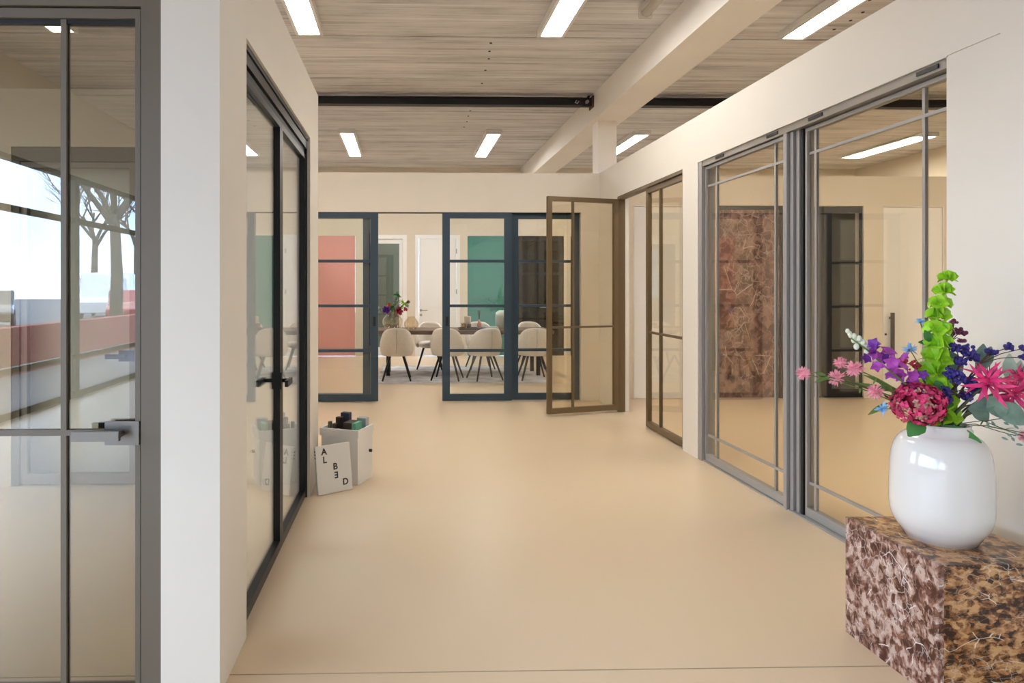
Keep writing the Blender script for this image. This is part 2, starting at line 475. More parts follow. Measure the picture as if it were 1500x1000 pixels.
# facade windows: each bay a window with frame bars and panes
def window(n, horiz, a, b, c, label):
    t = thing('window_%d' % n, label, 'window', (0, 0, 0), kind='structure')
    def bx(nm, mt, u0, u1, z0, z1, d0=0, d1=.08):
        if horiz: box_part(nm, mt, t, u0, u1, c - d1, c - d0, z0, z1)
        else: box_part(nm, mt, t, c - d1, c - d0, u0, u1, z0, z1)
    bx('stile', 'steel_dark', a, a + .06, 0, 2.9); bx('stile', 'steel_dark', b - .06, b, 0, 2.9)
    for z0, z1 in ((0, .08), (.50, .56), (2.28, 2.35), (2.84, 2.90)):
        bx('transom', 'steel_dark', a + .06, b - .06, z0, z1)
    for z0, z1 in ((.08, .50), (.56, 2.28), (2.35, 2.84)):
        bx('pane', 'glass_clear', a + .06, b - .06, z0, z1, .035, .045)
ms = [HY0, -6.34, -3.94, -1.54, .86, 3.0, 4.7]
ord_ = ['at the far corner of the hall', 'facing the bare tree', 'beside the parked cars', 'beside the low red wall', 'in line with the camera spot', 'inside the left room']
for i in range(6):
    window(i + 1, False, ms[i], ms[i + 1], HX0 - .01, 'dark framed shop window ' + ord_[i])
# concrete beam and its column
tag(MB().box(2.44, 2.84, HY0, HY1, 3.605, CEIL).build('ceiling_beam', 'beam_paint'),
    'thick pale painted concrete beam running under the ceiling slabs', 'beam', kind='structure')
tag(MB().box(2.506, 2.75, 8.36, 8.60, 0, 3.605).build('column', 'beam_paint'),
    'square pale column carrying the concrete beam behind the partition', 'column', kind='structure')
sb = thing('steel_beam', 'dark steel tie beam crossing under the ceiling to the left of the concrete beam', 'beam', (0, 8.4, 3.80), kind='structure')
box_part('flange', 'steel_dark', sb, HX0, 2.30, -.06, .06, 0, .012)
box_part('web', 'steel_dark', sb, HX0, 2.30, -.02, .02, .012, .09)
box_part('flange', 'steel_dark', sb, HX0, 2.30, -.06, .06, .09, .102)
box_part('end_plate', 'rust', sb, 2.425, 2.439, -.09, .09, -.03, .12)
box_part('bracket', 'steel_dark', sb, 2.28, 2.425, -.035, .035, -.005, .105)
MB().tube([(2.36, -.075, .045), (2.36, .03, .045)], .022, 10).build('bolt', 'grey_metal', sb)
MB().tube([(2.22, -.068, .06), (2.20, -.068, .03), (2.23, -.068, .02), (2.25, -.068, .05)], .008, 6).build('shackle', 'alloy', sb)
MB().tube([(2.38, 0, .10), (2.415, .05, .148)], .016, 8).build('strut', 'steel_dark', sb)
sb2 = thing('steel_beam', 'dark steel tie beam crossing above the side room right of the concrete beam', 'beam', (0, 8.4, 3.80), kind='structure')
box_part('flange', 'steel_dark', sb2, 2.84, HX1, -.06, .06, 0, .012)
box_part('web', 'steel_dark', sb2, 2.84, HX1, -.02, .02, .012, .09)
box_part('flange', 'steel_dark', sb2, 2.84, HX1, -.06, .06, .09, .102)

# ------------------------------------------------------------------ ceiling lamps
def lamp(x, y0, label, L=1.86, W=.26):
    t = thing('ceiling_lamp', label, 'lamp', (x, y0 + L / 2, CEIL - .07), group='linear ceiling lamps')
    h, w = L / 2, W / 2
    m = MB()
    m.box(-w, -w + .03, -h, h, 0, .07).box(w - .03, w, -h, h, 0, .07).box(-w + .03, w - .03, -h, -h + .03, 0, .07).box(-w + .03, w - .03, h - .03, h, 0, .07)
    m.box(-w + .03, w - .03, -h + .03, h - .03, .05, .07)
    m.build('housing', 'lamp_body', t)
    box_part('diffuser', 'lamp_diffuser', t, -w + .03, w - .03, -h + .03, h - .03, .012, .03)
    return t
rows = [(10.28, 'over the dining room'), (4.44, 'over the passage')]
cols = [(-3.26, 'in the row beyond the left partition'), (-.92, 'in the row along the left partition'), (1.42, 'in the row beside the concrete beam'),
        (3.80, 'in the row just past the concrete beam'), (6.15, 'in the middle row of the side room'), (8.50, 'in the outermost row of the side room')]
for yy, a in rows:
    for xx, b in cols:
        if yy < -5 and xx > 2: continue
        lamp(xx, yy, 'lit linear ceiling lamp %s %s' % (a, b))
tf = thing('tube_fixture', 'unlit clear-cover tube fixture on the ceiling beside the concrete beam', 'lamp', (2.15, 5.15, CEIL - .10))
MB().box(-.055, .055, -.62, .60, .05, .10).build('housing', 'plastic_clear', tf, bevel=.008)
MB().tube([(0, -.60, .045), (0, .58, .045)], .045, 12).build('cover', 'plastic_clear', tf)
for s_ in (-1, 1): MB().box(-.06, .06, -.02 + s_ * .60, .02 + s_ * .60, .0, .10).build('end_cap', 'plastic_clear', tf, bevel=.008)

# ------------------------------------------------------------------ glazed door leaves
def leaf(name, label, loc, rz, W, H, stiles, top, bot, vbars, hbars, metal, gl, bar=.025, depth=.04, bardepth=.03, z0=.01,
         cat='door', barmetal=None):
    """local x along the leaf, y through it, z up"""
    t = thing(name, label, cat, loc, rz, kind='structure')
    bm_ = barmetal or metal
    d, e = depth / 2, bardepth / 2
    box_part('stile', metal, t, 0, stiles[0], -d, d, z0, H); box_part('stile', metal, t, W - stiles[1], W, -d, d, z0, H)
    box_part('top_rail', metal, t, stiles[0], W - stiles[1], -d, d, H - top, H)
    box_part('bottom_rail', metal, t, stiles[0], W - stiles[1], -d, d, z0, z0 + bot)
    xs = [stiles[0]] + sum(([v - bar / 2, v + bar / 2] for v in vbars), []) + [W - stiles[1]]
    zs = [z0 + bot] + sum(([v - bar / 2, v + bar / 2] for v in hbars), []) + [H - top]
    for v in vbars: box_part('glazing_bar', bm_, t, v - bar / 2, v + bar / 2, -e, e, z0 + bot, H - top)
    for i in range(0, len(xs), 2):
        for v in hbars: box_part('glazing_bar', bm_, t, xs[i], xs[i + 1], -e, e, v - bar / 2, v + bar / 2)
        for j in range(0, len(zs), 2):
            box_part('pane', gl, t, xs[i], xs[i + 1], -.004, .004, zs[j], zs[j + 1])
    return t

def lever(t, x, z, y, side, direction, m_plate, m_lever, plate=(.058, .045), L=.135):
    """square-plate lever handle on the face y of a leaf; side = +-1 outward, direction = +-1 along x"""
    p = box_part('handle_plate', m_plate, t, x - plate[0], x + plate[0], y, y + side * .008, z - plate[1], z + plate[1])
    m = MB(); m.tube([(x, y + side * .004, z), (x, y + side * .05, z)], .011, 10)
    m.box(x - .012 if direction > 0 else x - L, x + L if direction > 0 else x + .012, y + side * .045, y + side * .062, z - .017, z + .017)
    m.build('lever', m_lever, p)

# 1 brown door facing the camera, left
Wd = .92
d1 = leaf('door_1', 'brown metal door with grey tinted panes and a square lever, beside the narrow off-white wall', (-.94 - Wd, 2.352, 0), 0, Wd, 2.437, (.018, .018),
          .034, .014, [Wd * .33 - .01, Wd - .275], [.93], 'door_brown', 'glass_grey', bar=.02, depth=.05)
box_part('rail_shadow_strip', 'dark_line', d1, .018, Wd - .018, -.012, .012, 2.387, 2.403)
lever(d1, Wd - .062, .932, -.025, -1, -1, 'handle_metal', 'handle_metal', (.06, .042), .15)
lever(d1, Wd - .062, .932, .025, 1, -1, 'handle_metal', 'steel_dark', (.05, .035), .13)
fr = thing('trim_1', 'brown metal frame around the tinted glass door beside the off-white wall', 'door frame', (0, 0, 0), kind='structure')
box_part('jamb', 'door_brown', fr, -.934, -.864, 2.318, 2.45, 0, 2.505); box_part('jamb', 'door_brown', fr, -1.95, -1.868, 2.318, 2.45, 0, 2.505)
box_part('head', 'door_brown', fr, -1.868, -.934, 2.318, 2.45, 2.443, 2.505)
box_part('shadow_gap', 'dark_line', fr, -.9400, -.934, 2.335, 2.44, 0, 2.443)

# 2/3 black double door in the left partition
HL = 2.36
xg = -.705
d2 = leaf('door_2', 'black framed clear glass leaf with the lever handle, nearer the off-white wall end', (xg, 2.72, 0), R(90), .895, HL, (.045, .05), .035, .05, [], [], 'black_metal', 'glass_clear', depth=.045)
d3 = leaf('door_3', 'black framed clear glass leaf nearer the white sample boxes', (xg, 3.617, 0), R(90), .862, HL, (.03, .035), .035, .05, [], [], 'black_metal', 'glass_clear', depth=.045)
# local y of a leaf turned 90 deg points to -X: the passage side is -y
lever(d2, .868, .935, -.0225, -1, -1, 'black_metal', 'black_metal', (.02, .045), .13)
lever(d2, .868, .935, .0225, 1, -1, 'black_metal', 'black_metal', (.02, .045), .13)
fr = thing('trim_2', 'black metal frame with stepped head around the double door in the left partition', 'door frame', (0, 0, 0), kind='structure')
box_part('jamb', 'black_metal', fr, -.735, -.675, 2.70, 2.717, 0, 2.45); box_part('jamb', 'black_metal', fr, -.735, -.675, 4.483, 4.503, 0, 2.45)
box_part('head', 'black_metal', fr, -.735, -.675, 2.717, 4.483, 2.40, 2.45)
box_part('head_profile', 'steel_dark', fr, -.728, -.688, 2.717, 4.483, 2.366, 2.396)
box_part('head_profile', 'steel_dark', fr, -.735, -.668, 2.70, 4.503, 2.455, 2.478)

# 4 second door seen through the tinted one, with a white board behind it
d4 = leaf('door_4', 'dark framed glass door in the back wall of the left room, before a white panel', (-2.80, 4.815, 0), 0, .83, 2.36, (.045, .045), .04, .075, [], [], 'grey_bronze', 'glass_clear', depth=.045)
lever(d4, .765, .945, -.0225, -1, -1, 'black_metal', 'steel_dark', (.055, .04), .13)
fr = thing('trim_3', 'dark metal frame around the glass door in the left room', 'door frame', (0, 0, 0), kind='structure')
box_part('jamb', 'door_brown', fr, -2.858, -2.803, 4.78, 4.86, 0, 2.465); box_part('jamb', 'door_brown', fr, -1.967, -1.932, 4.78, 4.86, 0, 2.465)
box_part('head', 'door_brown', fr, -2.803, -1.967, 4.78, 4.86, 2.365, 2.465)
tag(MB().box(-2.86, -1.93, 4.93, 4.97, 0, 2.75).build('wall_panel', 'white_board'), 'white panel standing behind the glass door of the left room', 'panel')

# 5-8 blue steel sliding doors of the dining room
bars = [.645, 1.21, 1.775]
def slider(n, x0, y, label, W=.88):
    t = leaf('door_%d' % n, label, (x0, y, 0), 0, W, 2.383, (.095, .095), .066, .085, [], bars, 'blue_steel', 'glass_clear', bar=.035, depth=.04, bardepth=.04)
    return t
s1 = slider(5, -.336 - .88, 8.205, 'blue-grey steel sliding door in front of the salmon door')
s2 = slider(6, -.437 - .88, 8.265, 'blue-grey steel door leaf tucked behind the slider before the salmon door')
s3 = slider(7, .475, 8.205, 'blue-grey steel sliding door in front of the teal door')
s4 = slider(8, 1.352, 8.265, 'blue-grey steel door leaf in front of the dark doors, half behind the bronze door')
box_part('recessed_pull', 'dark_line', s1, .88 - .066, .88 - .030, -.021, -.016, .955, 1.075)
box_part('recessed_pull', 'dark_line', s3, .040, .076, -.021, -.016, .955, 1.075)
tr = MB().box(-1.36, 2.236, 8.185, 8.29, 2.386, 2.392)
tag(tr.build('trim_4', 'steel_dark'), 'thin dark head track above the sliding doors', 'track', kind='structure')

# 9/10 bronze double door in the right wall, one leaf open
bz = dict(metal='bronze', gl='glass_bronze', bar=.022, depth=.045)
ang = math.atan2(-.245, -.872)
d9 = leaf('door_9', 'bronze framed tinted glass door leaf standing open into the passage', (2.462, 7.452, 0), ang, .905, 2.462, (.055, .05), .05, .06, [.905 - .32], [.995], z0=.03, **bz)
d10 = leaf('door_10', 'bronze framed tinted glass door leaf standing closed in the right wall', (2.515, 6.655, 0), R(-90), .93, 2.462, (.05, .05), .05, .06, [.34], [.985], z0=.012, **bz)
fr = thing('trim_5', 'slim bronze frame around the double door in the right wall', 'door frame', (0, 0, 0), kind='structure')
box_part('jamb', 'bronze', fr, XR + .004, XR + .09, 7.472, 7.489, 0, 2.50); box_part('jamb', 'bronze', fr, XR + .004, XR + .09, 5.712, 5.724, 0, 2.50)
box_part('head', 'bronze', fr, XR + .004, XR + .09, 5.724, 7.472, 2.466, 2.50)

# 11/12 grey glazed sliding leaves in the right wall
def grey_leaf(n, ya, yb, x, label, nb=.15, fb=.17):
    W = ya - yb
    return leaf('door_%d' % n, label, (x, ya, 0), R(-90), W, 2.445, (.018, .03), .022, .055, [fb, W - nb], [.222, 2.285], 'grey_metal', 'glass_bronze', bar=.017, depth=.045, bardepth=.018, z0=.012)
d11 = grey_leaf(11, 5.345, 4.20, 2.523, 'grey metal glazed sliding leaf with border bars in front of the marble panel')
d12 = grey_leaf(12, 4.03, 2.915, 2.545, 'grey metal glazed sliding leaf with border bars beside the marble plinth', .20, .08)
fr = thing('trim_6', 'grey metal frame with a deep head around the two border-bar sliding leaves', 'door frame', (0, 0, 0), kind='structure')
box_part('jamb', 'grey_metal', fr, XR + .006, XR + .12, 5.352, 5.408, 0, 2.50); box_part('jamb', 'grey_metal', fr, XR + .03, XR + .12, 2.902, 2.912, 0, 2.50)
box_part('head', 'grey_bronze', fr, XR + .012, XR + .12, 2.912, 5.352, 2.452, 2.50)
for ya, yb, xa, xb, mt in ((4.196, 4.160, .012, .085, 'grey_metal'), (4.150, 4.118, .030, .10, 'grey_metal'), (4.108, 4.076, .045, .115, 'grey_metal'), (4.066, 4.044, .05, .115, 'dark_line')):
    box_part('mullion', mt, fr, XR + xa, XR + xb, yb, ya, 0, 2.45)
box_part('threshold', 'grey_metal', fr, XR + .02, XR + .115, 2.912, 5.352, 0, .009)
for yv in (5.05, 4.32, 3.86, 3.02):
    box_part('vent_slot', 'dark_line', fr, XR + .006, XR + .012, yv - .065, yv + .065, 2.466, 2.486)

# ------------------------------------------------------------------ doors of the side room (back wall)
def flush_door(n, x0, x1, y, H, m_, label, handle=None, frame=None, panel=False, fm='white_paint'):
    t = thing('door_%d' % n, label, 'door', (x0, y, 0), kind='structure')
    W = x1 - x0; g = 0
    if frame:
        g = frame
        box_part('jamb', fm, t, 0, g, -.012, .10, 0, H); box_part('jamb', fm, t, W - g, W, -.012, .10, 0, H)
        box_part('head', fm, t, g, W - g, -.012, .10, H - g, H)
    lf = box_part('door_leaf', m_, t, g + .003, W - g - .003, .005, .045, .006, H - g - .003)
    if panel:
        a, b, zt, zb = g + .11, W - g - .11, H - g - .12, .22
        for (u0, u1, w0, w1) in ((a, b, zt, zt + .022), (a, b, 1.16, 1.182), (a, a + .022, 1.182, zt), (b - .022, b, 1.182, zt), (a, b, zb, zb + .022), (a, b, 1.03, 1.052), (a, a + .022, zb + .022, 1.03), (b - .022, b, zb + .022, 1.03)):
            box_part('moulding', m_, t, u0, u1, -.004, .005, w0, w1)
    if handle == 'bar_left':
        MB().box(.085, .120, -.06, -.03, .42, 1.115).box(.092, .113, -.03, .005, .47, .50).box(.092, .113, -.03, .005, 1.03, 1.06).build('bar_handle', 'handle_metal', t)
        MB().tube([(.045, -.004, .83), (.045, .005, .83)], .014, 12).build('lock', 'dark_line', t)
    if handle == 'lever_left':
        for zz, LL in ((.96, .13), (.86, 0)):
            MB().tube([(g + .05, -.006, zz), (g + .05, .005, zz)], .026, 14).build('rosette', 'grey_metal', t)
        MB().tube([(g + .05, -.006, .96), (g + .05, -.05, .96), (g + .18, -.05, .96)], .009, 8).build('lever', 'grey_metal', t)
        for zz in (.35, 1.35, 2.2):
            MB().box(W - g - .012, W - g + .01, -.016, -.004, zz - .05, zz + .05).build('hinge', 'grey_metal', t)
    return t
flush_door(13, 2.957, 3.873, 8.33, 2.503, 'white_gloss', 'white flush door seen through the open bronze door', frame=.012)
flush_door(14, 6.234, 7.048, 8.33, 2.503, 'white_gloss', 'white flush door with a long grey bar handle behind the glazed leaf', handle='bar_left', frame=.012)
# marble clad pivot panel
mp = thing('door_15', 'tall rose-brown marble faced door in a dark reveal behind the glazed leaf', 'door', (4.052, 8.33, 0), kind='structure')
box_part('jamb', 'steel_dark', mp, 0, .03, 0, .10, 0, 2.503); box_part('jamb', 'steel_dark', mp, .836, .866, 0, .10, 0, 2.503)
box_part('head', 'steel_dark', mp, .03, .836, 0, .10, 2.46, 2.503)
box_part('marble_face', 'marble_rose', mp, .034, .832, .02, .06, .01, 2.455)
# dark opening: grey door ajar and black glazed slider
flush_door(16, 5.102, 5.47, 8.40, 2.50, 'grey_door', 'narrow grey door with a black lever beside the black glazed leaf')
o = bpy.data.objects['door_16']
MB().tube([(.13, .005, 1.13), (.13, -.05, 1.13), (.26, -.05, 1.13)], .011, 8).build('lever', 'black_metal', o)
lb = leaf('door_17', 'black framed glazed slider with dark panes beside the white bar-handle door', (5.472, 8.36, 0), 0, .506, 2.495, (.10, .02), .08, .11, [], [.62, 1.19, 1.76], 'black_metal', 'glass_clear', bar=.034, depth=.04)
box_part('recessed_pull', 'dark_line', lb, .03, .065, -.021, -.02, .95, 1.07)
tag(MB().box(5.10, 5.98, 8.475, 8.50, 0, 2.52).build('door_backing', 'dark_grey'), 'dark grey panel closing the opening behind the black slider', 'panel', kind='structure')

# ------------------------------------------------------------------ doors of the dining room (back wall)
yd = DY + .01
flush_door(18, -1.968, -1.042, yd, 2.523, 'salmon', 'salmon pink panelled door at the back of the dining room', panel=True)
cs = flush_door(20, .216, 1.16, yd - .02, 2.54, 'white_gloss', 'white panelled door with lever and white casing behind the dining table', handle='lever_left', frame=.075, panel=True, fm='white_gloss')
flush_door(21, 1.320, 2.228, yd, 2.523, 'teal', 'teal green panelled door at the back of the dining room', panel=True)
t = thing('door_19', 'white cased door with tall dark glass behind the flower vase', 'door', (-.886, DY - .012, 0), kind='structure')
W = .93
box_part('casing', 'white_gloss', t, 0, .085, 0, .10, 0, 2.54); box_part('casing', 'white_gloss', t, W - .085, W, 0, .10, 0, 2.54)
box_part('casing', 'white_gloss', t, .085, W - .085, 0, .10, 2.455, 2.54)
box_part('stile', 'white_gloss', t, .088, .16, .03, .07, .006, 2.45); box_part('stile', 'white_gloss', t, W - .16, W - .088, .03, .07, .006, 2.45)
box_part('top_rail', 'white_gloss', t, .16, W - .16, .03, .07, 2.36, 2.45); box_part('bottom_rail', 'white_gloss', t, .16, W - .16, .03, .07, .006, .18)
box_part('pane', 'glass_clear', t, .16, W - .16, .046, .054, .18, 2.36)
mat('olive_dark', (.07, .075, .045), .5)
tag(MB().box(-.95, .10, DY + .55, DY + .6, 0, 2.7).build('corridor_panel', 'olive_dark'), 'dark olive wall of the passage seen through the dark glass door', 'panel', kind='structure')
for n, x0, x1, lb_ in ((22, 2.372, 3.358, 'dark brown glazed door behind the right end of the dining table'), (23, 3.502, 4.298, 'dark brown glazed door behind the open bronze leaf')):
    W = x1 - x0
    t = thing('door_%d' % n, lb_, 'door', (x0, DY + .01, 0), kind='structure')
    for a, b in ((0, .10), (W * .44, W * .44 + .13), (W - .10, W)): box_part('stile', 'dark_door', t, a, b, .0, .05, 0, 2.523)
    for a, b in ((.10, W * .44), (W * .44 + .13, W - .10)):
        for z0, z1 in ((0, .22), (.92, 1.0), (1.70, 1.76), (2.42, 2.523)): box_part('rail', 'dark_door', t, a, b, 0, .05, z0, z1)
        for z0, z1 in ((.22, .92), (1.0, 1.70), (1.76, 2.42)): box_part('pane', 'glass_dark', t, a, b, .02, .03, z0, z1)
    MB().tube([(W * .44 + .06, 0, 1.02), (W * .44 + .06, -.05, 1.02), (W * .44 + .19, -.05, 1.02)], .01, 8).build('lever', 'grey_metal', t)
tag(MB().box(2.3, 4.4, DY + .3, DY + .35, 0, 2.7).build('backdrop_panel', 'dark_door'), 'black panel closing the space behind the dark glazed doors', 'panel', kind='structure')
for a, b in ((-1.968, -1.042), (1.32, 2.228), (.2, 1.2), (2.955, 3.875), (6.23, 7.05), (4.05, 4.92)):
    pass

# ------------------------------------------------------------------ dining furniture
rug = MB().box(-.42, 2.20, 9.73, 11.85, 0.0, .012).build('rug', 'rug'); tag(rug, 'pale grey mottled rug under the dining table', 'rug')
tb = thing('dining_table', 'long dark wooden dining table on the pale rug', 'table', (.95, 10.78, .012))
MB().box(-1.45, 1.45, -.42, .42, .675, .74).build('table_top', 'table_wood', tb, bevel=.012)
for sx in (-1, 1):
    for sy in (-1, 1):
        MB().box(sx * 1.22 - .03, sx * 1.22 + .03, sy * .26 - .03, sy * .26 + .03, 0, .675).build('leg', 'black_metal', tb)

def make_chair():
    t = thing('dining_chair', '', 'chair')
    # shell
    m = MB(); vs = []; fs = []
    A, nz = 21, 8
    for i in range(A):
        ph = R(-112 + 224 * i / (A - 1))
        k = abs(ph) / R(112)
        top = .81 - .36 * k ** 2.9
        for j in range(nz):
            v = j / (nz - 1)
            z = .372 + (top - .372) * v
            r = .190 + .062 * math.sin(PI * min(1, v * .75 + .06)) - .022 * v
            lean = -.045 * v * math.cos(ph)
            vs.append((r * math.sin(ph) * 1.02, -r * math.cos(ph) + lean, z))
    for i in range(A - 1):
        for j in range(nz - 1):
            a = i * nz + j; fs.append((a, a + nz, a + nz + 1, a + 1))
    m.add(vs, fs, True)
    o = m.build('backrest', 'fabric', t)
    md = o.modifiers.new('solid', 'SOLIDIFY'); md.thickness = .045; md.offset = 0
    md = o.modifiers.new('sub', 'SUBSURF'); md.levels = 2; md.render_levels = 2
    # middle seam of the back
    pts = []
    for j in range(nz):
        v = j / (nz - 1); r = .190 + .062 * math.sin(PI * min(1, v * .75 + .06)) - .022 * v
        pts.append((0, -(r + .022) - .045 * v, .385 + (.79 - .385) * v))
    MB().tube(pts, .004, 5).build('seam', 'fabric_grey', o)
    m = MB(); prof = [(.001, .365), (.14, .365), (.19, .385), (.205, .42), (.20, .455), (.16, .472), (.001, .478)]
    m.lathe(prof, 28)
    m.v = [(x, y * 1.05 + .02, z) for x, y, z in m.v]
    m.build('seat', 'fabric', t)
    for sx in (-1, 1):
        for sy in (-1, 1):
            MB().tube([(sx * .10, sy * .10, .375), (sx * .215, sy * .215, .0)], [.019, .013], 8).build('leg', 'black_metal', t)
    return t
ch = make_chair()
spots = [(-.125, 10.05, 0, 'rounded beige fabric chair with its back to the passage, before the glass flower vase'),
         (.66, 10.05, -14, 'rounded beige fabric chair behind the pull of the slider, facing the table'),
         (1.24, 10.05, 16, 'rounded beige fabric chair turned aside, in front of the tray with the pink bottle'),
         (2.0, 10.05, 0, 'rounded beige fabric chair at the table end before the dark glazed doors'),
         (.44, 11.42, 176, 'rounded beige chair across the table, before the white panelled door'),
         (1.33, 11.42, 186, 'rounded beige chair across the table, before the teal door'),
         (2.22, 11.42, 180, 'rounded beige chair across the table, before the dark glazed doors')]
for i, (x, y, a, lab) in enumerate(spots):
    o = ch if i == 0 else copy_tree(ch)
    o.location = (x, y, .019); o.rotation_euler = (0, 0, R(a)); tag(o, lab, 'chair', 'dining chairs')

TZ = .752
def vase_thing(name, label, cat, loc, prof, m_, n=28):
    t = MB().lathe(prof, n).build(name, m_); t.location = loc
    return tag(t, label, cat)
gv = [(.001, 0), (.09, 0), (.13, .03), (.165, .10), (.16, .17), (.11, .24), (.075, .28), (.085, .30), (.080, .30), (.07, .28), (.105, .235), (.152, .165), (.155, .10), (.122, .035), (.08, .012), (.001, .012)]
vase_thing('glass_vase', 'round iridescent glass vase with flowers on the dining table', 'vase', (-.20, 10.62, TZ), gv, 'glass_vase')
gv2 = [(r * .72, z * .72) for r, z in gv]
vase_thing('glass_vase', 'small empty amber-tinged glass vase next to the flower vase', 'vase', (.105, 10.56, TZ), gv2, 'glass_vase')
vase_thing('ceramic_jar', 'tall pale green ceramic jar on the table in front of the teal door', 'jar', (1.66, 10.95, TZ),
           [(.001, 0), (.11, 0), (.125, .03), (.13, .20), (.12, .26), (.08, .29), (.06, .30), (.055, .29), (.10, .24), (.10, .03), (.001, .02)], 'ceramic_green')
tray = MB().box(-.20, .20, -.14, .14, 0, .012).box(-.20, -.19, -.14, .14, .012, .035).box(.19, .20, -.14, .14, .012, .035).box(-.19, .19, -.14, -.13, .012, .035).box(-.19, .19, .13, .14, .012, .035).build('tray', 'tray_wood')
tray.location = (1.08, 10.56, TZ); tag(tray, 'dark wooden tray on the table in front of the teal door', 'tray')
vase_thing('candle_glass', 'short amber candle glass on the wooden tray', 'candle', (.955, 10.50, TZ + .0125), [(.001, 0), (.04, 0), (.042, .10), (.037, .10), (.035, .06), (.001, .06)], 'glass_amber')
vase_thing('candle_glass', 'short brown candle glass beside the amber one on the tray', 'candle', (1.04, 10.49, TZ + .0125), [(.001, 0), (.036, 0), (.038, .085), (.033, .085), (.031, .05), (.001, .05)], 'sample_brown')
vase_thing('candle', 'thick sand-coloured pillar candle on the tray', 'candle', (1.03, 10.62, TZ + .0125), [(.001, 0), (.055, 0), (.055, .20), (.048, .205), (.001, .20)], 'ceramic_sand')
rb = thing('reed_diffuser', 'pink bottle with dark reeds on the wooden tray', 'diffuser', (1.215, 10.58, TZ + .0125))
MB().lathe([(.001, 0), (.035, 0), (.036, .08), (.016, .12), (.014, .15), (.001, .15)], 16).build('bottle', 'ceramic_pink', rb)
for k in range(6): MB().tube([(0, 0, .14), (.018 * math.cos(k), .018 * math.sin(k), .30)], .004, 5).build('reed', 'dark_line', rb)
for k, (mt, s_, lab) in enumerate((('paper', .13, 'pale paperback lying at the bottom beside the tray'), ('sample_grey', .11, 'grey-blue booklet lying on the pale paperback beside the tray'))):
    b = thing('book', lab, 'book', (1.40, 10.55, TZ + k * .026), R(8 * k))
    box_part('cover', mt, b, -s_, s_, -.09, .09, 0, .003); box_part('cover', mt, b, -s_, s_, -.09, .09, .021, .024)
    box_part('spine', mt, b, -s_, -s_ + .003, -.09, .09, .003, .021); box_part('page_block', 'paper', b, -s_ + .004, s_ - .004, -.086, .086, .003, .021)

# ------------------------------------------------------------------ sample boxes and sign at the end of the left wall
bxr = R(-22)
bb = thing('display_box', 'white display box with a black knob, standing against the end of the left wall', 'box', (-.344, 4.745, 0), bxr)
# local: x to the left along the front (negative), y to the back
box_part('front_panel', 'card_white', bb, -.30, 0, 0, .012, 0, .345)
box_part('side_panel', 'card_white', bb, -.012, 0, .012, .25, 0, .345); box_part('side_panel', 'card_white', bb, -.30, -.288, .012, .25, 0, .345)
box_part('back_panel', 'card_white', bb, -.288, -.012, .238, .25, 0, .345)
box_part('shelf', 'card_white', bb, -.288, -.012, .012, .238, .30, .312)
box_part('lid_edge', 'card_white', bb, -.31, .008, -.008, .006, .345, .40)
box_part('lid_edge', 'card_white', bb, -.004, .008, .006, .255, .345, .40)
box_part('lid_edge', 'card_white', bb, -.31, -.298, .006, .255, .345, .40)
MB().tube([(0, .20, .21), (.02, .20, .21)], .012, 10).build('knob', 'dark_line', bb)
mx_b = Matrix.Translation((-.344, 4.745, 0)) @ Matrix.Rotation(bxr, 4, 'Z')
def sample(x, y, z, sx, sy, sz, m_, lab, tilt=0, rz=0):
    t = thing('sample_block', lab, 'sample', mx_b @ Vector((x, y, z)), rot=(R(tilt), 0, bxr + R(rz)), group='colour samples in the display box')
    box_part('core', m_, t, -sx / 2, sx / 2, -sy / 2, sy / 2, 0, sz, bevel=.003)
    box_part('end_label', 'paper', t, -sx * .3, sx * .3, -sy / 2 - .001, -sy / 2, sz * .2, sz * .45)
for a in ((-.255, .05, .312, .022, .03, .13, 'sample_olive', 'slim olive sample block at the outer edge of the display box'),
          (-.215, .05, .312, .028, .03, .115, 'sample_brown', 'slim dark sample block beside the olive one'),
          (-.205, .11, .312, .05, .04, .155, 'sample_brown', 'brown sample block behind the slim ones'),
          (-.182, .17, .312, .07, .05, .18, 'sample_navy', 'navy blue sample block standing highest in the display box'),
          (-.105, .10, .312, .075, .12, .13, 'sample_brown', 'broad dark brown sample block in the middle of the display box'),
          (-.050, .09, .312, .032, .12, .13, 'sample_green', 'mint green sample block between two dark ones'),
          (-.055, .202, .312, .075, .06, .145, 'sample_grey', 'pale blue-grey sample block at the back of the display box')):
    sample(*a)
# leaning sign
p0, p1 = Vector((-.598, 4.505, 0)), Vector((-.372, 4.655, 0))
sdir = (p1 - p0).normalized(); SW = (p1 - p0).length
sg = thing('letter_sign', 'white square board with scattered black letters leaning on the display box', 'sign', p0, rot=(R(-9), 0, math.atan2(sdir.y, sdir.x)))
SH = .335
MB().box(0, SW, 0, .022, .003, SH).build('board', 'sign_white', sg, bevel=.002)
for k in range(3): box_part('edge_clip', 'print_black', sg, -.002, 0, .006, .016, .25 + k * .022, .262 + k * .022)
def letter(chr_, x, z, size, flip=False):
    cu = bpy.data.curves.new('letter', 'FONT'); cu.body = chr_; cu.size = size; cu.align_x = 'CENTER'; cu.align_y = 'CENTER'; cu.extrude = .0006; cu.offset = .0016
    tmp = bpy.data.objects.new('tmp_letter', cu); COL.objects.link(tmp)
    bpy.context.view_layer.update()
    me = bpy.data.meshes.new_from_object(tmp.evaluated_get(bpy.context.evaluated_depsgraph_get()))
    bpy.data.objects.remove(tmp)
    me.transform(Matrix.Scale(-1 if flip else 1, 4, (1, 0, 0)))
    me.transform(Matrix.Rotation(R(90), 4, 'X'))
    me.materials.clear(); me.materials.append(M['print_black'])
    o = bpy.data.objects.new('letter', me); COL.objects.link(o); o.parent = sg; o.location = (x, -.0008, z)
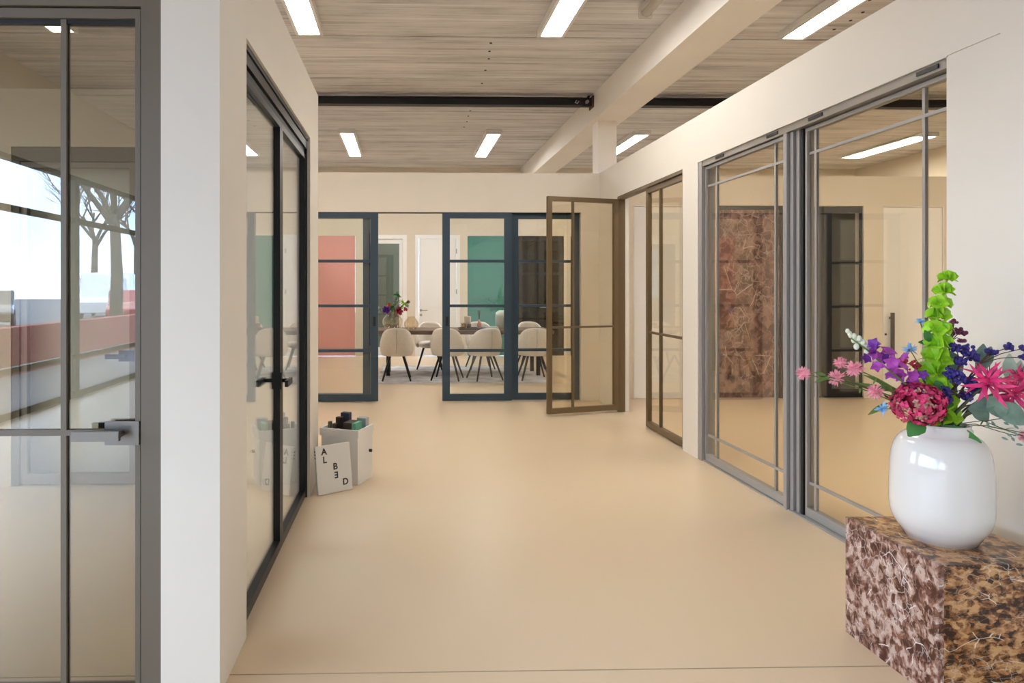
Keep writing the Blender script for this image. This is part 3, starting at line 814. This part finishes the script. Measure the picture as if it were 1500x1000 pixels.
# positions across and up the board, read from the photo
for c_, u, v, fl_ in (('A', .24, .87, 0), ('L', .245, .70, 0), ('B', .535, .535, 0), ('E', .55, .355, 1), ('D', .80, .19, 0)):
    letter(c_, u * SW, v * SH, .062, fl_)

# ------------------------------------------------------------------ marble plinth and vase
PX0, PX1, PY0, PY1, PH = 1.856, 2.31, 2.215, 2.69, .482
pl = thing('marble_plinth', 'cubic brown veined marble plinth against the right wall carrying the white vase', 'plinth', ((PX0 + PX1) / 2, (PY0 + PY1) / 2, 0))
hx, hy = (PX1 - PX0) / 2, (PY1 - PY0) / 2
box_part('side_slab', 'marble_brown_daylit', pl, -hx, -hx + .02, -hy, hy, 0, PH); box_part('side_slab', 'marble_brown', pl, hx - .02, hx, -hy, hy, 0, PH)
box_part('front_slab', 'marble_brown', pl, -hx + .0205, hx - .0205, -hy, -hy + .02, 0, PH); box_part('back_slab', 'marble_brown', pl, -hx + .0205, hx - .0205, hy - .02, hy, 0, PH)
box_part('top_slab', 'marble_brown', pl, -hx + .0205, hx - .0205, -hy + .0205, hy - .0205, PH - .02, PH)
VX, VY = 2.065, 2.455
prof = [(.001, 0)]
N_ = 22
for i in range(N_ + 1):
    a = -PI / 2 + PI * i / N_
    ca, sa = max(0, math.cos(a)), math.sin(a)
    e1 = 2 / 3.7
    r = .163 * (ca ** e1); z = .212 + .205 * (1 if sa > 0 else -1) * abs(sa) ** e1
    if r > (.098 if sa > 0 else .118): prof.append((r * (1.0 - .03 * (z - .21) / .2), z + .002))
prof = [(.001, .0), (.112, .0)] + prof[1:] + [(.098, .425), (.092, .434), (.094, .442), (.088, .444), (.082, .436), (.084, .41), (.125, .38), (.145, .25), (.12, .06), (.001, .03)]
v = MB().lathe(prof, 56).build('ceramic_vase', 'ceramic'); v.location = (VX, VY, PH)
tag(v, 'large glossy white ceramic vase holding the bouquet on the marble plinth', 'vase')

# ------------------------------------------------------------------ bouquet
rf = random.Random(11)
MOUTH = Vector((VX, VY, PH + .40))
def stem_pts(tip, n=7, sag=.0, base=None):
    b = base or Vector((MOUTH.x + rf.uniform(-.035, .035), MOUTH.y + rf.uniform(-.035, .035), MOUTH.z - .05))
    mid = Vector((MOUTH.x + (tip.x - MOUTH.x) * .18, MOUTH.y + (tip.y - MOUTH.y) * .18, MOUTH.z + .10 + .35 * max(0, tip.z - MOUTH.z - .1)))
    mid.z = min(mid.z, max(tip.z, MOUTH.z + .12))
    # keep low stems clear of the rim
    pts = []
    for i in range(n):
        t = i / (n - 1)
        pts.append(b * (1 - t) ** 2 + mid * 2 * t * (1 - t) + tip * t * t + Vector((0, 0, -sag * math.sin(PI * t))))
    return pts
def flower_thing(name, label, cat, base):
    return thing(name, label, cat, base, group='bouquet in the white vase')
def P(px, py, dy=0.0): return onY(px, py, VY + dy)
def rand_dir(up=.0):
    while True:
        d = Vector((rf.uniform(-1, 1), rf.uniform(-1, 1), rf.uniform(-1, 1)))
        if .1 < d.length < 1: return (d.normalized() + Vector((0, 0, up))).normalized()
CAMDIR = (Vector((0, 0, CAM_H)) - Vector((VX, VY, 1.1))).normalized()

def small_leaves(t, pts, mname, n, L, W, t0=.3):
    for k in range(n):
        u = t0 + (1 - t0) * (k + .5) / n
        i = min(len(pts) - 2, int(u * (len(pts) - 1))); f_ = u * (len(pts) - 1) - i
        p = pts[i].lerp(pts[i + 1], f_)
        d = (pts[i + 1] - pts[i]).normalized() + rand_dir() * 1.1
        MB().petal(p, d, Vector((0, 0, 1)) + rand_dir() * .3, L * rf.uniform(.7, 1.2), W, .25).build('leaf', mname, t, local=False)

# bells of Ireland: a tall spike of lime green cups
def bells(px_base, tops, label):
    tip = tops[-1]
    b = Vector((MOUTH.x, MOUTH.y, MOUTH.z - .05))
    t = flower_thing('bell_flower_stem', label, 'flower', b)
    pts = [b] + tops
    MB().tube(pts, [.006] * (len(pts) - 1) + [.003], 6).build('stem', 'lime', t, local=False)
    n = 11
    tot = len(tops) - 1
    for k in range(n):
        u = k / (n - 1) * tot; i = min(tot - 1, int(u)); p = tops[i].lerp(tops[i + 1], u - i)
        s_ = 1.32 - .66 * k / (n - 1)
        q = rf.uniform(0, PI)
        for j in range(5):
            a = q + 2 * PI * j / 5 + rf.uniform(-.2, .2)
            d = Vector((math.cos(a), math.sin(a), rf.uniform(.35, .75))).normalized()
            w1 = d.orthogonal().normalized(); w2 = d.cross(w1)
            vs = []; fs = []; N = 12
            for (rr_, dd) in ((.004, .004), (.013, .016), (.024, .030), (.034, .036)):
                for m_ in range(N):
                    b_ = 2 * PI * m_ / N
                    wv = 1 + .16 * math.sin(b_ * 3 + q) * (rr_ > .02)
                    vs.append(p + d * (dd + .006 * math.cos(b_ * 3 + q) * (rr_ > .02)) * s_ + (w1 * math.cos(b_) + w2 * math.sin(b_)) * rr_ * s_ * wv)
            for e in range(3):
                for m_ in range(N):
                    fs.append((e * N + m_, e * N + (m_ + 1) % N, (e + 1) * N + (m_ + 1) % N, (e + 1) * N + m_))
            MB().add(vs, fs, True).build('bell', 'lime', t, local=False)
bells(None, [P(1378, 612), P(1372, 575), P(1368, 540), P(1375, 505), P(1372, 470), P(1379, 440), P(1388, 408)], 'tall spike of lime green bell flowers rising highest from the vase')

# pale pink pompon flowers on the long drooping sprays
def pompon(px, py, r, label, dy=0, m_='pink_pale'):
    r *= 1.12; c = P(px, py, dy); pts = stem_pts(c)
    t = flower_thing('pompon_flower', label, 'flower', pts[0])
    MB().tube(pts, .0022, 5).build('stem', 'stem_green', t, local=False)
    mb = MB()
    for k in range(120):
        d = rand_dir(.1)
        mb.petal(c + d * r * .25, d, rand_dir(), r * rf.uniform(.75, 1.0), r * .20, .15, .1, seg=2)
    mb.build('petals', m_, t, local=False)
    MB().ball(c, r * .5, 8, 5).build('flower_centre', m_, t, local=False)
    mb = MB()
    small_leaves(t, pts, 'stem_green', 5, .035, .008, .45)
pompon(1177, 547, .022, 'pale pink pompon flower reaching farthest out over the passage', -.06)
pompon(1225, 553, .026, 'pale pink pompon flower, lower of the pair beside the farthest one', -.04)
pompon(1252, 540, .027, 'pale pink pompon flower nearest the purple blossoms', -.06)
pompon(1231, 531, .021, 'small pale pink pompon flower tilted above its neighbours', .02)
pompon(1282, 573, .025, 'pale pink pompon flower hanging above the blue cornflower', -.08)
pompon(1503, 640, .022, 'pale pink pompon flower hanging low beside the right wall', -.05)

def cornflower(px, py, r, label, dy=0):
    r *= 1.15; c = P(px, py, dy); pts = stem_pts(c)
    t = flower_thing('cornflower', label, 'flower', pts[0])
    MB().tube(pts, .002, 5).build('stem', 'stem_green', t, local=False)
    mb = MB()
    for k in range(26):
        d = (rand_dir(.2) + CAMDIR * .5).normalized()
        mb.petal(c, d, rand_dir(), r * rf.uniform(.8, 1.1), r * .3, .2, .2, seg=2)
    mb.build('petals', 'sky_blue', t, local=False)
    MB().ball(c - CAMDIR * .006, r * .3, 6, 4).build('calyx', 'stem_green', t, local=False)
cornflower(1293, 598, .025, 'sky blue cornflower hanging lowest on the open side of the bouquet', -.08)
cornflower(1333, 512, .026, 'sky blue cornflower between the purple blossoms and the bells', .03)
cornflower(1348, 471, .017, 'small sky blue cornflower half behind the lime spike', .06)
cornflower(1384, 524, .022, 'sky blue cornflower tucked behind the lime spike', .07)

# magenta orchid-like spray with white buds at its tip
def spray():
    tip = P(1242, 492, -.03)
    b = Vector((MOUTH.x - .02, MOUTH.y, MOUTH.z - .05))
    pts = [b, P(1362, 600, -.03), P(1330, 565, -.04), P(1300, 540, -.04), P(1270, 512, -.04), tip]
    t = flower_thing('snapdragon_spray', 'spray of purple snapdragon blossoms ending in white buds', 'flower', b)
    MB().tube(pts, [.005, .005, .004, .003, .003, .002], 6).build('stem', 'stem_green', t, local=False)
    for (px, py, m_, s_) in ((1345, 570, 'magenta', 1), (1335, 548, 'magenta', 1), (1322, 562, 'magenta', .9), (1318, 535, 'magenta', 1), (1305, 553, 'magenta', .9),
                             (1308, 528, 'magenta', .95), (1298, 515, 'magenta', 1), (1290, 535, 'magenta', .9), (1285, 512, 'violet', .9), (1275, 522, 'magenta', .8),
                             (1280, 503, 'violet', .8), (1268, 528, 'violet', .7), (1328, 525, 'magenta', .7), (1352, 552, 'violet', .7), (1312, 542, 'magenta', .9), (1340, 560, 'magenta', .9), (1300, 525, 'violet', .8), (1325, 552, 'magenta', .9), (1283, 522, 'magenta', .8), (1333, 575, 'violet', .8)):
        c = P(px + rf.uniform(-3, 3), py + rf.uniform(-3, 3), rf.uniform(-.07, .0))
        mb = MB(); AX = (CAMDIR + rand_dir() * .9).normalized()
        q = rf.uniform(0, 6)
        u = AX.orthogonal().normalized(); w = AX.cross(u)
        for k in range(5):
            a = q + k * 2 * PI / 5
            d = (u * math.cos(a) + w * math.sin(a) + AX * .7)
            mb.petal(c, d, AX, .032 * s_, .033 * s_, .4, .5, seg=4, shape=.8)
        mb.build('blossom', m_, t, local=False)
    for k in range(16):
        u_ = k / 15
        p = P(1238 + 42 * u_ + rf.uniform(-5, 5), 488 + 30 * u_ + rf.uniform(-6, 6), -.03 + rf.uniform(-.02, .02))
        MB().ball(p, .0075 + .005 * u_, 7, 5, (1, 1, 1.3)).build('bud', 'white_bud', t, local=False)
spray()

# hydrangea head
def hydrangea():
    c = P(1345, 592, -.07)
    b = Vector((MOUTH.x - .02, MOUTH.y - .03, MOUTH.z - .05))
    t = flower_thing('hydrangea', 'crimson pink hydrangea head hanging over the rim of the vase', 'flower', b)
    MB().tube([b, b.lerp(c, .6) + Vector((0, 0, .02)), c], .006, 7).build('stem', 'stem_green', t, local=False)
    mb = MB(); mc = MB()
    for k in range(330):
        d = rand_dir(.05)
        p = c + Vector((d.x * .080, d.y * .065, d.z * .066))
        inner = d.dot(CAMDIR) > .62
        tgt = mc if inner and rf.random() < .65 else mb
        u = d.orthogonal().normalized(); w = d.cross(u); q = rf.uniform(0, 6)
        s_ = .62 if tgt is mc else 1
        for j in range(4):
            a = q + j * PI / 2
            tgt.petal(p + d * rf.uniform(-.012, .012), u * math.cos(a) + w * math.sin(a) + d * rf.uniform(.2, .9), d, .017 * s_, .016 * s_, .2, .2, seg=2)
    mb.build('outer_florets', 'hydrangea', t, local=False)['kind'] = 'stuff'
    mc.build('inner_florets', 'hydrangea_core', t, local=False)['kind'] = 'stuff'
    MB().ball(c, .05, 10, 7).build('flower_core', 'crimson', t, local=False)
    MB().petal(P(1350, 616, -.09), P(1330, 640, -.13) - P(1350, 616, -.09), CAMDIR, .085, .06, .3, .2).build('leaf', 'leaf_green', t, local=False)
hydrangea()
# dark red florets behind the purple spray
def cluster(name, label, blobs, m_, stem, rr, n, per, cat='flower'):
    c0 = P(*blobs[0][:2], blobs[0][2])
    pts = stem_pts(c0)
    t = flower_thing(name, label, cat, pts[0])
    MB().tube(pts, .0032, 5).build('stem', stem, t, local=False)
    for i, bl in enumerate(blobs):
        c = P(bl[0], bl[1], bl[2]); r = bl[3]
        if i: MB().tube([pts[-2], pts[-2].lerp(c, .5) + Vector((0, 0, .01)), c], .0018, 4).build('twig', stem, t, local=False)
        mb = MB()
        for k in range(n):
            d = rand_dir(); p = c + Vector((d.x, d.y, d.z * .8)) * r * rf.uniform(.35, 1)
            mb.ball(p, rr * rf.uniform(.7, 1.2), 5, 4)
        mb.build(per, m_, t, local=False)['kind'] = 'stuff'
cluster('berry_stem', 'dark red berry cluster between the purple spray and the lime spike', [(1340, 535, .03, .028), (1322, 528, .04, .02), (1352, 540, .04, .02)], 'crimson', 'stem_dark', .006, 22, 'berries')
cluster('statice_stem', 'indigo statice with the highest head beside the lime spike', [(1416, 512, -.02, .03), (1428, 522, 0, .022), (1398, 508, -.03, .024), (1408, 528, -.03, .022)], 'indigo', 'stem_brown', .0075, 34, 'florets')
cluster('statice_stem', 'indigo statice in the heart of the bouquet beside the pink nerine', [(1402, 552, -.06, .034), (1422, 560, -.05, .026), (1393, 545, -.05, .024)], 'indigo', 'stem_brown', .0075, 36, 'florets')
cluster('statice_stem', 'indigo statice beside the hydrangea head', [(1384, 574, -.06, .026), (1388, 585, -.05, .02), (1430, 570, -.04, .025), (1416, 580, -.04, .02)], 'indigo', 'stem_brown', .0075, 30, 'florets')
cluster('statice_stem', 'indigo statice twig spreading thinly towards the right wall', [(1452, 514, .02, .02), (1478, 508, .03, .018), (1500, 510, .03, .016), (1498, 523, .03, .012)], 'indigo', 'stem_brown', .0065, 22, 'florets')
cluster('berry_stem', 'plum brown bud stem rising behind the lime spike', [(1397, 472, .05, .016), (1404, 484, .05, .016), (1396, 486, .05, .014), (1410, 497, .05, .016), (1385, 501, .04, .014), (1412, 488, .05, .012)], 'plum', 'stem_dark', .0075, 7, 'buds')

# nerine: thin recurved hot pink petals
def nerine(px, py, R_, label, dy, m_='pink_hot'):
    c = P(px, py, dy); pts = stem_pts(c)
    pts = [pts[0], MOUTH.lerp(c, .35) + Vector((0, 0, .02)), MOUTH.lerp(c, .75) + Vector((0, 0, .015)), c]
    t = flower_thing('nerine', label, 'flower', pts[0])
    MB().tube(pts, [.006, .006, .005, .005], 7).build('stem', 'stem_dark', t, local=False)
    MB().ball(c, .012, 8, 5).build('flower_base', 'stem_green', t, local=False)
    ax = (CAMDIR + Vector((.1, 0, .45))).normalized()
    for f_ in range(4):
        fa = f_ * 1.57 + rf.uniform(0, 1)
        axf = (ax + (ax.orthogonal().normalized() * math.cos(fa) + ax.cross(ax.orthogonal().normalized()) * math.sin(fa)) * .75).normalized()
        u = axf.orthogonal().normalized(); w = axf.cross(u)
        cc = c + axf * .02
        MB().tube([c, cc], .003, 5).build('pedicel', 'stem_green', t, local=False)
        for k in range(6):
            a = fa + k * PI / 3
            d = u * math.cos(a) + w * math.sin(a) + axf * .75
            MB().petal(cc, d, axf * -1, R_ * rf.uniform(.8, 1.1), R_ * .22, -.55, .25, seg=6, twist=rf.uniform(-.5, .5)).build('petal', m_, t, local=False)
        for k in range(4):
            a = fa + k * 1.6
            MB().tube([cc, cc + (axf + (u * math.cos(a) + w * math.sin(a)) * .3) * R_ * .7], .0012, 4).build('stamen', 'plum', t, local=False)
nerine(1447, 562, .072, 'hot pink nerine with curled petals, facing out over the vase shoulder', -.08)
nerine(1484, 578, .066, 'hot pink nerine with curled petals close to the right wall', -.03)
nerine(1496, 555, .045, 'small hot pink nerine behind the two larger ones', .03)

# leaves: eucalyptus and drooping dark leaves
def leafy(label, leaves, m_, name='eucalyptus_stem', stem='stem_dark'):
    tip = P(*leaves[-1][0][:2], leaves[-1][0][2])
    pts = stem_pts(tip)
    t = flower_thing(name, label, 'foliage', pts[0])
    MB().tube(pts, [.004] * 6 + [.002], 5).build('stem', stem, t, local=False)
    for a, b, W in leaves:
        p, q = P(*a[:2], a[2]), P(*b[:2], b[2])
        MB().petal(p, q - p, CAMDIR + Vector((0, 0, .4)) + rand_dir() * .25, (q - p).length * 1.08, W, .12, .22, seg=6).build('leaf', m_, t, local=False)
leafy('grey-green eucalyptus with leaves behind the lime spike', [((1400, 560, .04), (1384, 520, .03), .05), ((1408, 545, .03), (1392, 515, .03), .045), ((1395, 590, .0), (1385, 548, .02), .05)], 'leaf_grey')
leafy('grey-green eucalyptus leaf pair above the pink nerine', [((1432, 545, .04), (1452, 508, .04), .05), ((1436, 540, .05), (1440, 505, .05), .045)], 'leaf_grey')
leafy('pale eucalyptus sprig against the right wall', [((1480, 560, .06), (1478, 520, .06), .045), ((1490, 565, .06), (1503, 522, .06), .05)], 'leaf_pale')
leafy('broad grey-green leaves spreading under the nerine', [((1425, 600, -.04), (1462, 582, -.06), .05), ((1440, 602, -.05), (1420, 598, -.04), .05), ((1450, 580, -.06), (1470, 612, -.08), .06), ((1452, 590, -.06), (1508, 620, -.10), .075), ((1440, 588, -.03), (1500, 596, -.04), .06), ((1424, 592, -.02), (1448, 618, -.03), .05)], 'leaf_grey', 'leaf_branch')
leafy('dark green leaf drooping over the shoulder of the vase', [((1380, 624, -.05), (1437, 646, -.12), .045)], 'leaf_green', 'leaf_branch')
leafy('fresh green leaves filling the middle under the lime spike', [((1385, 590, -.03), (1372, 560, -.03), .05), ((1380, 600, -.04), (1395, 575, -.03), .045), ((1390, 610, -.03), (1372, 596, -.06), .05), ((1362, 500, .0), (1356, 485, -.01), .03), ((1368, 505, .02), (1348, 500, .02), .03)], 'leaf_green', 'leaf_branch')
leafy('thin trailing greenery under the pink pompons', [((1330, 585, -.03), (1290, 560, -.05), .02), ((1320, 575, -.03), (1262, 560, -.05), .018), ((1310, 570, -.03), (1272, 548, -.05), .018), ((1300, 590, -.05), (1275, 605, -.07), .018), ((1210, 550, -.05), (1195, 545, -.05), .014), ((1215, 552, -.05), (1195, 558, -.05), .014)], 'stem_green', 'leaf_branch')
# wiry twigs low on the right
tw = flower_thing('wiry_twig', 'thin wiry twig with tiny leaves trailing towards the right wall', 'foliage', MOUTH - Vector((0, 0, .05)))
for pp in ([(1390, 622), (1440, 616), (1470, 628), (1500, 634)], [(1392, 622), (1430, 621), (1465, 632), (1488, 638)], [(1440, 617), (1470, 612), (1500, 616)]):
    q = [MOUTH + Vector((.02, -.02, -.03))] + [P(a, b, -.05) for a, b in pp] if pp[0][0] < 1430 else [P(a, b, -.05) for a, b in pp]
    MB().tube(q, .0016, 5).build('twig', 'stem_dark', tw, local=False)
for (a, b) in ((1446, 618), (1458, 624), (1467, 640), (1474, 634), (1482, 640), (1488, 650), (1496, 640), (1478, 622), (1492, 628), (1484, 632)):
    MB().petal(P(a, b, -.05), rand_dir(-.2), CAMDIR, .022, .009, .2).build('leaf', 'leaf_grey', tw, local=False)
# bare woody stems showing in the mouth of the vase
for k, (a, b) in enumerate(((1405, 560), (1396, 580), (1412, 572))):
    tip = P(a, b, -.03)
    o = MB().tube(stem_pts(tip), .005, 6).build('woody_stem', 'stem_brown')
    tag(o, ('brown woody stem leaning in the mouth of the vase', 'short brown stem beside the hydrangea in the vase', 'brown stem rising toward the indigo statice')[k], 'stem', 'bouquet in the white vase')

# small bouquet on the dining table
TM = Vector((-.20, 10.62, TZ + .27))
def table_flower(px, py, r, m_, label, kind='ball', dy=0):
    c = onY(px, py, TM.y + dy)
    t = thing('table_flower', label, 'flower', TM, group='flowers in the glass vase')
    MB().tube([TM - Vector((0, 0, .2)), TM, c], .005, 5).build('stem', 'stem_green', t, local=False)
    mb = MB()
    for k in range(36 if kind == 'ball' else 14):
        d = rand_dir(.2)
        mb.petal(c + d * r * .1, d, rand_dir(), r * rf.uniform(.8, 1.1), r * (.6 if kind == 'ball' else .35), .2, .2, seg=2)
    mb.build('petals' if m_ not in ('leaf_green', 'lime', 'leaf_pale') else 'leaves', m_, t, local=False)
table_flower(566, 454, .075, 'purple', 'deep purple blossom in the glass vase on the dining table', dy=-.10)
table_flower(585, 455, .075, 'crimson', 'red blossom in the glass vase on the dining table', dy=-.10)
table_flower(594, 453, .04, 'pink_hot', 'pink blossom at the outer edge of the table bouquet', dy=-.05)
table_flower(598, 442, .03, 'plum', 'small dark red blossom standing away from the table bouquet')
table_flower(570, 447, .05, 'orange', 'orange blossom behind the purple one in the table bouquet')
table_flower(581, 433, .08, 'leaf_green', 'green foliage standing tallest in the table bouquet', 'leaf')
table_flower(577, 449, .10, 'leaf_green', 'green foliage in the heart of the table bouquet', 'leaf')
table_flower(592, 445, .08, 'lime', 'fresh lime foliage at the right of the red table blossom', 'leaf')
table_flower(557, 453, .09, 'leaf_pale', 'pale foliage hanging beside the purple table blossom', 'leaf')
table_flower(582, 443, .08, 'leaf_pale', 'pale foliage above the red table blossom', 'leaf')
table_flower(597, 448, .03, 'sky_blue', 'small blue blossom in the table bouquet')

# ------------------------------------------------------------------ outside, seen mirrored in the glass
tag(MB().box(-70, 60, -80, 40, -.35, -.13).build('ground', 'asphalt'), 'grey paved street outside the shop windows', 'ground', kind='structure')
lw = MB().box(-7.3, -7.0, -16, 6, -.13, .72); tag(lw.build('garden_wall', 'brick_red'), 'low red garden wall outside the shop windows', 'wall')
def tree(x, y, h, seed, label):
    t = thing('bare_tree', label, 'tree', (x, y, -.13), group='bare trees outside')
    rr = random.Random(seed); mb = MB(); mt = MB()
    mt.tube([(0, 0, 0), (.05, .02, h * .2), (-.03, .05, h * .42)], [h * .024, h * .02, h * .016], 8).build('trunk', 'bark', t)
    def br(p, d, L, r, depth):
        q = p + d * L * .5 + Vector((rr.uniform(-1, 1), rr.uniform(-1, 1), rr.uniform(-.3, .6))) * L * .07
        e = p + d * L
        mb.tube([p, q, e], [r, r * .8, r * .55], 5 if depth > 2 else 3, cap=False)
        if depth == 0: return
        for k in range(3):
            nd = (d + Vector((rr.uniform(-1, 1), rr.uniform(-1, 1), rr.uniform(-.35, .75))) * .75).normalized()
            br(p.lerp(e, rr.uniform(.55, 1)), nd, L * rr.uniform(.6, .8), r * .55, depth - 1)
    top = Vector((-.03, .05, h * .40))
    for k in range(5):
        a = k * 1.26 + rr.uniform(-.3, .3)
        br(top + Vector((0, 0, -h * .05 * rr.random())), Vector((math.cos(a) * .6, math.sin(a) * .6, .8)).normalized(), h * .22, h * .011, 4)
    mb.build('branches', 'bark', t)['kind'] = 'stuff'
    return t
tr1 = tree(-9.7, -17.3, 10, 3, 'bare tree standing nearest the shop windows')
for k, (x, y, s_, lab) in enumerate(((-21, -22, 1.0, 'bare tree behind the parked dark car'), (-17, -37, 1.1, 'bare tree behind the white van'), (-28, -30, 1.2, 'bare tree far across the street'),
                                     (-24, -46, 1.3, 'bare tree at the far end of the parking'), (-33, -18, 1.1, 'bare tree beyond the far kerb'), (-13, -12, .8, 'young bare tree by the red wall'),
                                     (-30, -2, 1.2, 'bare tree across from the left room'), (-4, -40, 1.2, 'bare tree behind the rear windows'))):
    c = copy_tree(tr1); c.location = (x, y, -.13); c.rotation_euler = (0, 0, k * 1.3); c.scale = (s_, s_, s_); c['label'] = lab
def car(x, y, rz, L, H, W, m_, label, van=False):
    t = thing('parked_car', label, 'car', (x, y, -.13), rz)
    h = L / 2
    if van: prof = [(-h, .3), (h, .3), (h, .85), (h * .78, 1.05), (h * .5, H * .97), (h * .4, H), (-h * .97, H), (-h, .9)]
    else: prof = [(-h, .32), (h, .30), (h, .65), (h * .85, .80), (h * .42, .92), (h * .08, H), (-h * .5, H * .98), (-h * .82, .98), (-h, .88)]
    n = len(prof); vs = [(a, -W / 2, z) for a, z in prof] + [(a, W / 2, z) for a, z in prof]
    fs = [tuple(reversed(range(n))), tuple(range(n, 2 * n))] + [(i, (i + 1) % n, n + (i + 1) % n, n + i) for i in range(n)]
    fs = [tuple(reversed(f)) for f in fs]
    MB().add(vs, fs).build('body', m_, t, bevel=.06, seg=3)
    gz0, gz1 = (H * .58, H * .88) if van else (.95, H - .08)
    for s_ in (-1, 1):
        xa, xb = (h * .2, h * .62) if van else (-h * .55, h * .30)
        MB().add([(xa, s_ * (W / 2 + .004), gz0), (xb, s_ * (W / 2 + .004), gz0), (xb - (.25 if not van else .1), s_ * (W / 2 + .004), gz1), (xa + .12, s_ * (W / 2 + .004), gz1)], [(0, 1, 2, 3)]).build('side_window', 'car_glass', t)
        for wx in (-h * .6, h * .6):
            w = MB().tube([(wx, s_ * (W / 2 - .12), .33), (wx, s_ * (W / 2 + .02), .33)], .33, 20, smooth=False).build('wheel', 'tyre', t)
            MB().tube([(wx, s_ * (W / 2 + .005), .33), (wx, s_ * (W / 2 + .03), .33)], .21, 12, smooth=False).build('rim', 'alloy', w)
car(-16.0, -20.5, R(60), 4.5, 1.45, 1.8, 'car_dark', 'dark parked car mirrored in the brown door')
car(-15.5, -29.5, R(75), 5.2, 2.3, 2.0, 'car_white', 'white parked van mirrored in the brown door', True)
car(-12.2, -24.5, R(70), 4.2, 1.45, 1.75, 'car_red', 'red parked car mirrored in the brown door')
car(-18.5, -14.0, R(80), 4.4, 1.45, 1.8, 'car_white', 'white parked car beside the dark one outside')
